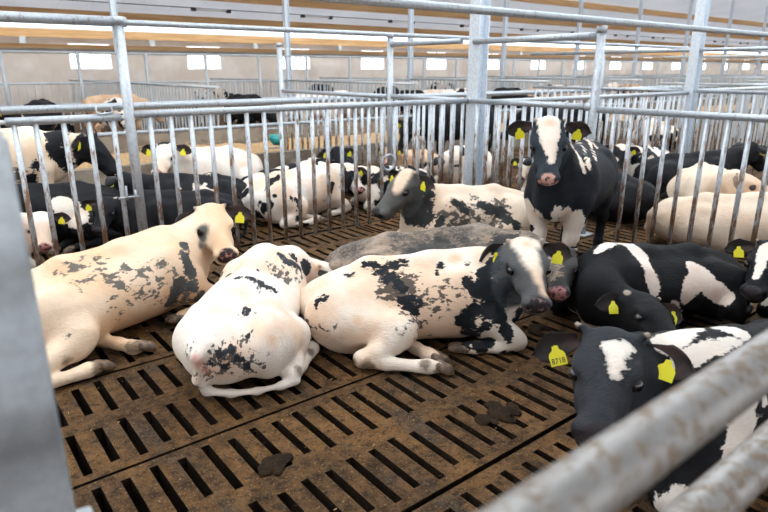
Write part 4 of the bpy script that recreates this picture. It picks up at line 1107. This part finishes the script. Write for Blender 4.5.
#PAT-END
WHT = (.80, .71, .62)
coatA = make_coat('coat_tan_flecked', white=(.76, .58, .42), tan=(.66, .40, .22), tan_amt=.7, seed=1, black=(.065, .068, .068), muz_dark=.4, grey=(.09, .095, .10), fleck=.075, edge=.03, earc=(.03, .025, .025))
coatB = make_coat('coat_white_flecked', white=(.82, .73, .64), tan=(.72, .45, .27), tan_amt=.6, seed=2, edge=.03, black=(.028, .03, .035))
coatC = make_coat('coat_black_pied', white=(.80, .69, .58), tan=(.70, .43, .25), tan_amt=.62, seed=3, black=(.016, .018, .021), grey=(.055, .063, .072), muz_dark=.35, edge=.035, muzzle=(.30, .2, .2))
coatD = make_coat('coat_grey_roan', white=(.34, .28, .23), tan=(.42, .28, .18), tan_amt=.5, seed=4, roan=.45, black=(.05, .048, .046), edge=.05, muzzle=(.55, .25, .25))
coatE = make_coat('coat_tan_black', white=(.74, .60, .47), tan=(.62, .42, .28), tan_amt=.5, seed=5, black=(.03, .03, .03), grey=(.075, .08, .08), edge=.045, muz_dark=.6, muzzle=(.3, .2, .18))
coatF = make_coat('coat_black_bull', white=(.80, .70, .60), tan=(.66, .44, .30), tan_amt=.35, seed=6, black=(.012, .014, .018), grey=(.032, .042, .052), muzzle=(.62, .36, .30), edge=.025)
coatG = make_coat('coat_black_belted', white=(.78, .68, .60), tan=(.62, .40, .28), seed=7, black=(.009, .009, .010), edge=.02, muzzle=(.35, .2, .2))
coatH = make_coat('coat_grey_star', white=(.76, .70, .63), tan=(.70, .50, .36), tan_amt=.25, seed=8, black=(.010, .010, .011), grey=(.030, .033, .038), edge=.022, muz_dark=.9)
coatI = make_coat('coat_black_blaze', seed=9, black=(.010, .011, .013), edge=.02, muz_dark=1.0, muzzle=(.05, .04, .04))
coatI2 = make_coat('coat_dark_grey', white=(.25, .22, .2), tan=(.3, .2, .14), seed=10, roan=.7, black=(.018, .018, .018), edge=.04)
coatJ = make_coat('coat_cream', white=(.76, .62, .48), tan=(.70, .48, .33), tan_amt=.6, seed=11, generic=.95, earc=(.25, .15, .1))

def lie(side, pos, yaw, pitch, roll=0.0, s=1.0, mid=(0, 0, .015), **kw):
    return dict(kind='lie', side=side, head=dict(pos=pos, yaw=yaw, pitch=pitch, roll=roll, s=s, mid=mid), **kw)
HI = .0115
make_cow('cow', lie(-1, (.87, .03, .685), D(-114), D(24), 0, 1.12, low=.90, hind_back=.38, hind_out=.08, uh=(-.20, .12), mid=(.10, .05, .0), tail=[(-.80, .05, .30), (-.80, .15, .15), (-.70, .3, .04)]), coatA,
         'tan cow with grey flecks lying at the left edge, pale face towards the viewer', (.88, 3.97, 0), D(14), .96, HI, strokes=PAT.get('A'), ear_rot={-1: (-.55, 0, .1)})
make_cow('cow', lie(-1, (.76, -.27, .34), D(-43), D(20), 0, 1.0, mid=(.04, .02, .05), low=.82, hind_out=-.03,
                    tail=[(-.785, .05, .30), (-.765, .07, .16), (-.71, .05, .06), (-.68, -.08, .035), (-.64, -.22, .035), (-.57, -.34, .035)]), coatB,
         'white cow with black flecks lying with its rump and curled tail to the viewer', (1.46, 3.16, 0), D(47), .92, HI, strokes=PAT.get('B'))
make_cow('cow', lie(-1, (.705, -.05, .68), D(-88), D(25), D(0), 1.10, low=.89, drop=.09, hind_back=-.17, hind_out=.08, uh=(.04, .04), mid=(.05, .0, .02)), coatC,
         'white cow with black patches and a dark grey head lying in the middle', (2.34, 2.66, 0), D(-40), .94, HI, strokes=PAT.get('C'), fill='g', ear_rot={-1: (-.6, 0, .25)})
make_cow('cow', lie(-1, (.875, -.54, .515), D(-113), D(18), 0, .95, low=.81, mid=(.05, .05, .02)), coatD,
         'grey roan cow lying behind the middle cow, pink nose beside her head', (2.88, 3.14, 0), D(-32), .94, HI, strokes=PAT.get('D'), fill='k')
make_cow('cow', lie(1, (.70, .04, .80), D(17), D(35), 0, 1.1, low=.95), coatE,
         'tan and black cow lying by the back fence, head turned left', (4.1, 3.9, 0), D(165), .95, HI, strokes=PAT.get('E'), fill='g')
make_cow('bull', dict(kind='stand', fat=1.15, head=dict(pos=(.81, 0, 1.32), yaw=D(21), pitch=D(45), s=1.06)), coatF,
         'standing black bull with white blaze and legs facing the viewer', (4.35, 2.95, 0), D(200), .97, HI, strokes=PAT.get('F'), fill='g', base=.2)
make_cow('cow', lie(1, (.46, .50, .385), D(80), D(6), D(-12), 1.12, mid=(.17, -.02, .02), low=.88, hind_leg=[(-.42, .36, .20), (-.56, .30, .09), (-.72, .20, .05), (-.78, .15, .05), (-.82, .12, .045)]), coatG,
         'black cow with a white shoulder belt lying curled with head tucked back', (3.82, 1.89, 0), D(156), .88, HI, strokes=PAT.get('G'), base=.2)
make_cow('cow', lie(1, (.78, -.05, .685), D(43), D(14), 0, 1.1, low=.93, horn=1.6), coatH,
         'dark grey cow with a white forehead star and numbered tag behind the front rail', (2.70, .88, 0), D(165), .95, HI, strokes=PAT.get('H'), fill='g', base=.2, tag_me={-1: TAG8718}, ear_rot={-1: (0, 0, -.22)})
make_cow('cow', lie(1, (.82, -.15, .68), D(23), D(24), 0, 1.18), coatI,
         'black cow with a white blaze entering from the right edge', (4.88, 1.06, 0), D(165), .82, HI, strokes=PAT.get('I'), base=.2)
make_cow('cow', lie(1, (.70, .45, .40), D(90), D(40), 0, 1.0), coatI2,
         'dark grey cow back showing between the front rail and the right edge', (4.02, .66, 0), D(178), .84, .016, strokes=PAT.get('I2'), base=.2)

# ---------------------------------------------------------------- cattle in the other pens
def pied(name, seed, g, **kw):
    return make_coat(name, seed=seed, generic=g, **kw)
K1 = pied('coat_mostly_black', 21, .36); K2 = pied('coat_black', 22, .28, muz_dark=.8); K3 = pied('coat_black_white_saddle', 23, .44, gscale=1.6)
W1 = pied('coat_white_few_spots', 24, .60, tan_amt=.6, gscale=3.2); W2 = pied('coat_white_cream', 25, .72, tan_amt=.6, earc=(.05, .04, .04)); W3 = pied('coat_half_pied', 26, .50, gscale=2.2)
BR = pied('coat_tan_brown', 27, .62, white=(.62, .42, .27), tan=(.42, .22, .11), tan_amt=.8)
LOW = .019
lieF = lambda side, yaw, pitch=45, z=.72, s=1.05, **kw: lie(side, (.86, 0, z), D(yaw), D(pitch), 0, s, **kw)
GP = 'cattle lying in the pen behind the back fence'; GR = 'cattle in the pen behind the right fence'; GF = 'cattle beyond the feed alley'
def mk(q, coat, label, x, y, hdg, sc=.92, grp=None, nm='cow', h=LOW):
    return make_cow(nm, q, coat, label, (x, y, 0), D(hdg), sc, h, grp)
# behind the back fence
coatP = make_coat('coat_black_white_patch', seed=33, black=(.010, .010, .011), edge=.03)
a = make_cow('cow', lieF(1, 40), coatP, 'black cow with a white flank patch lying right behind the gate', (.98, 6.42, 0), D(185), .92, .015, GP, base=.2,
             strokes=[('w', -.05, .30, .50, .10), ('w', -.12, .33, .42, .10), ('w', -.16, .34, .32, .10), ('w', -.2, .34, .24, .08), ('w', -.05, .32, .38, .08), ('w', .62, .2, .1, .12)])
b = mk(lieF(-1, -60), K1, 'black cow lying behind the latch post, dark head to the left', 2.42, 6.52, 174, .82, GP)
c = mk(lieF(1, 70, 30, .62), K2, 'black cow lying behind the tan cow head at the back fence', 2.02, 5.76, 168, .78, GP)
d = mk(lieF(-1, -100, 30, .6), W1, 'white cow with black spots lying close behind the back fence', 3.40, 5.92, 5, .88, GP)
e = mk(lieF(1, 30), W3, 'black and white cow lying low right of the spotted white cow', 4.74, 5.80, 174, .74, GP)
f = mk(lieF(-1, 20, 40, .78), K2, 'black cow with a yellow tag resting beside the rear post', 4.78, 7.15, 238, .84, GP)
g_ = mk(lieF(1, 25, 30, .78), W2, 'cream cow with a pink nose lying in front of the curb', 3.2, 7.72, 208, 1.0, GP)
st1 = dict(kind='stand', head=dict(pos=(.92, 0, 1.02), yaw=0, pitch=D(50), s=1.0))
st2 = dict(kind='stand', head=dict(pos=(.98, 0, .80), yaw=D(15), pitch=D(60), s=1.0))
coatS = make_coat('coat_white_black_head', white=(.76, .62, .48), tan=(.62, .40, .24), tan_amt=.6, seed=31, muzzle=(.5, .25, .22))
S_SPOTS = [('k', .35, -.24, .75, .05), ('k', .28, -.25, .6, .06), ('k', .1, -.27, .7, .03), ('k', -.05, -.28, .6, .05), ('f', .15, -.25, .65, .12), ('k', .55, -.1, .85, .12), ('k', .62, -.05, .75, .12), ('k', .6, -.1, .95, .1), ('k', .7, 0, .9, .15), ('f', -.4, -.2, .8, .2)]
s0 = make_cow('cow', dict(kind='stand', head=dict(pos=(.92, -.12, .98), yaw=D(-40), pitch=D(48), s=1.05)), coatS, 'white cow with a black head standing behind the gate', (.60, 6.95, 0), D(4), 1.0, .015, GP, strokes=S_SPOTS, fill='k')
s1 = mk(st2, K2, 'black cow standing behind the corner column', 7.5, 7.5, 175, 1.05, GP)
copy_cow(d, W2, 'white rump of a cow lying low behind the gate at the far left', (.15, 5.75, 0), D(0), .75, GP)
copy_cow(a, W3, 'black and white cow lying behind the spotted cow near the rear post', (3.62, 6.76, 0), D(8), .70, GP)
# beyond the corner column
copy_cow(d, W1, 'white cow lying left of the corner column behind the bars', (6.35, 6.1, 0), D(200), .9, GP)
copy_cow(s1, K1, 'black cow standing far behind the corner column at the curb', (9.2, 6.6, 0), D(100), 1.0, GP)
copy_cow(g_, BR, 'tan cow lying behind the corner column', (6.15, 7.0, 0), D(190), .7, GP)
# behind the right fence
j = make_cow('cow', lie(1, (.84, .10, .52), D(60), D(25), 0, 1.0, low=.82), coatJ, 'cream cow lying against the right fence behind the belted cow', (6.0, 2.25, 0), D(-52), .98, .014, GR)
make_cow('cow', lie(1, (.86, .05, .70), D(85), D(20), 0, 1.1), coatJ, 'cream cow resting its head over the back of the cream cow at the right fence', (6.98, 3.0, 0), D(217), .95, .015, GR)
copy_cow(b, K2, 'black cow lying behind the right fence beside the standing bull', (6.15, 3.80, 0), D(97), .85, GR)
copy_cow(f, K2, 'black cow lying behind the cream cow at the right', (8.15, 3.75, 0), D(-40), .9, GR)
copy_cow(g_, W2, 'cream cow lying at the right edge behind the fence', (7.45, 1.75, 0), D(-95), .9, GR)
copy_cow(e, W3, 'black and white cow lying behind the right post bars', (8.6, 4.6, 0), D(180), .85, GR)
copy_cow(a, K2, 'black cow lying at the far right behind the cream cow', (9.1, 2.2, 0), D(-120), .9, GR)
copy_cow(g_, W2, 'pale cow lying left of the standing bull behind the bars', (6.75, 4.85, 0), D(180), .72, GR)
for (x, y, hd, src, co, lb) in ((13.0, 3.4, 180, s1, K1, 'black cow standing in the pen two bays along'), (14.5, 2.4, -90, a, W3, 'pied cow lying in the pen two bays along'),
                                (12.6, 6.6, 60, a, W1, 'white cow lying behind the second blue column'), (15.0, 4.4, 30, g_, W2, 'pale cow lying two bays along by the cross fence')):
    copy_cow(src, co, lb, (x, y, 0), D(hd), .95, 'cattle two bays along')
# beyond the feed alley
far = [(2.2, 13.6, 250, s1, K1), (3.6, 13.5, 262, s1, W3), (4.15, 15.6, 10, s1, BR), (6.6, 13.7, 278, s1, K2), (8.3, 13.4, 185, s1, W2), (9.6, 14.4, 10, s1, W2), (11.75, 13.6, 265, s1, K1),
       (12.8, 13.5, 280, s1, W2), (14.2, 13.8, 190, s1, W3), (15.9, 13.5, 262, s1, K2), (17.4, 13.6, 200, s1, BR), (19.5, 13.7, 270, s1, W2), (20.9, 15.4, 170, s1, W3), (24.5, 14.2, 250, s1, BR),
       (13.6, 17.0, 20, s1, K1), (26.0, 16.0, 15, s1, W2), (9.0, 21.5, 30, s1, W1), (14.0, 22.0, 200, s1, K1), (20.0, 21.0, 100, s1, W3), (2.6, 16.8, 160, a, K1)]
words = ['mostly black cow at the far feed rail, leftmost', 'pied cow just right of the leftmost far cow', 'tan brown cow standing sideways at the far left feed rail', 'black cow facing the alley right of the brown cow',
         'white cow turned left at the far feed rail', 'white cow standing behind the far feed rail, rump left', 'dark cow facing the alley above the spotted cow', 'cream cow facing the alley near the rear post line',
         'pied cow turned left beyond the alley', 'black cow facing the alley left of the corner column', 'tan cow turned left beyond the alley near the corner column', 'white cow facing the alley just past the corner column',
         'pied cow turned left beyond the alley right of the column', 'brown cow facing the alley above the standing bull', 'dark cow raised behind the other cows beyond the alley', 'white cow sideways beyond the alley at the right',
         'white cow in the rearmost pen at the left', 'dark cow in the rearmost pen near the middle', 'pied cow in the rearmost pen at the right', 'black cow lying in the far left pen']
for (x, y, hd, src, co), lb in zip(far, words):
    copy_cow(src, co, lb, (x, y, 0), D(hd), 1.0, GF)
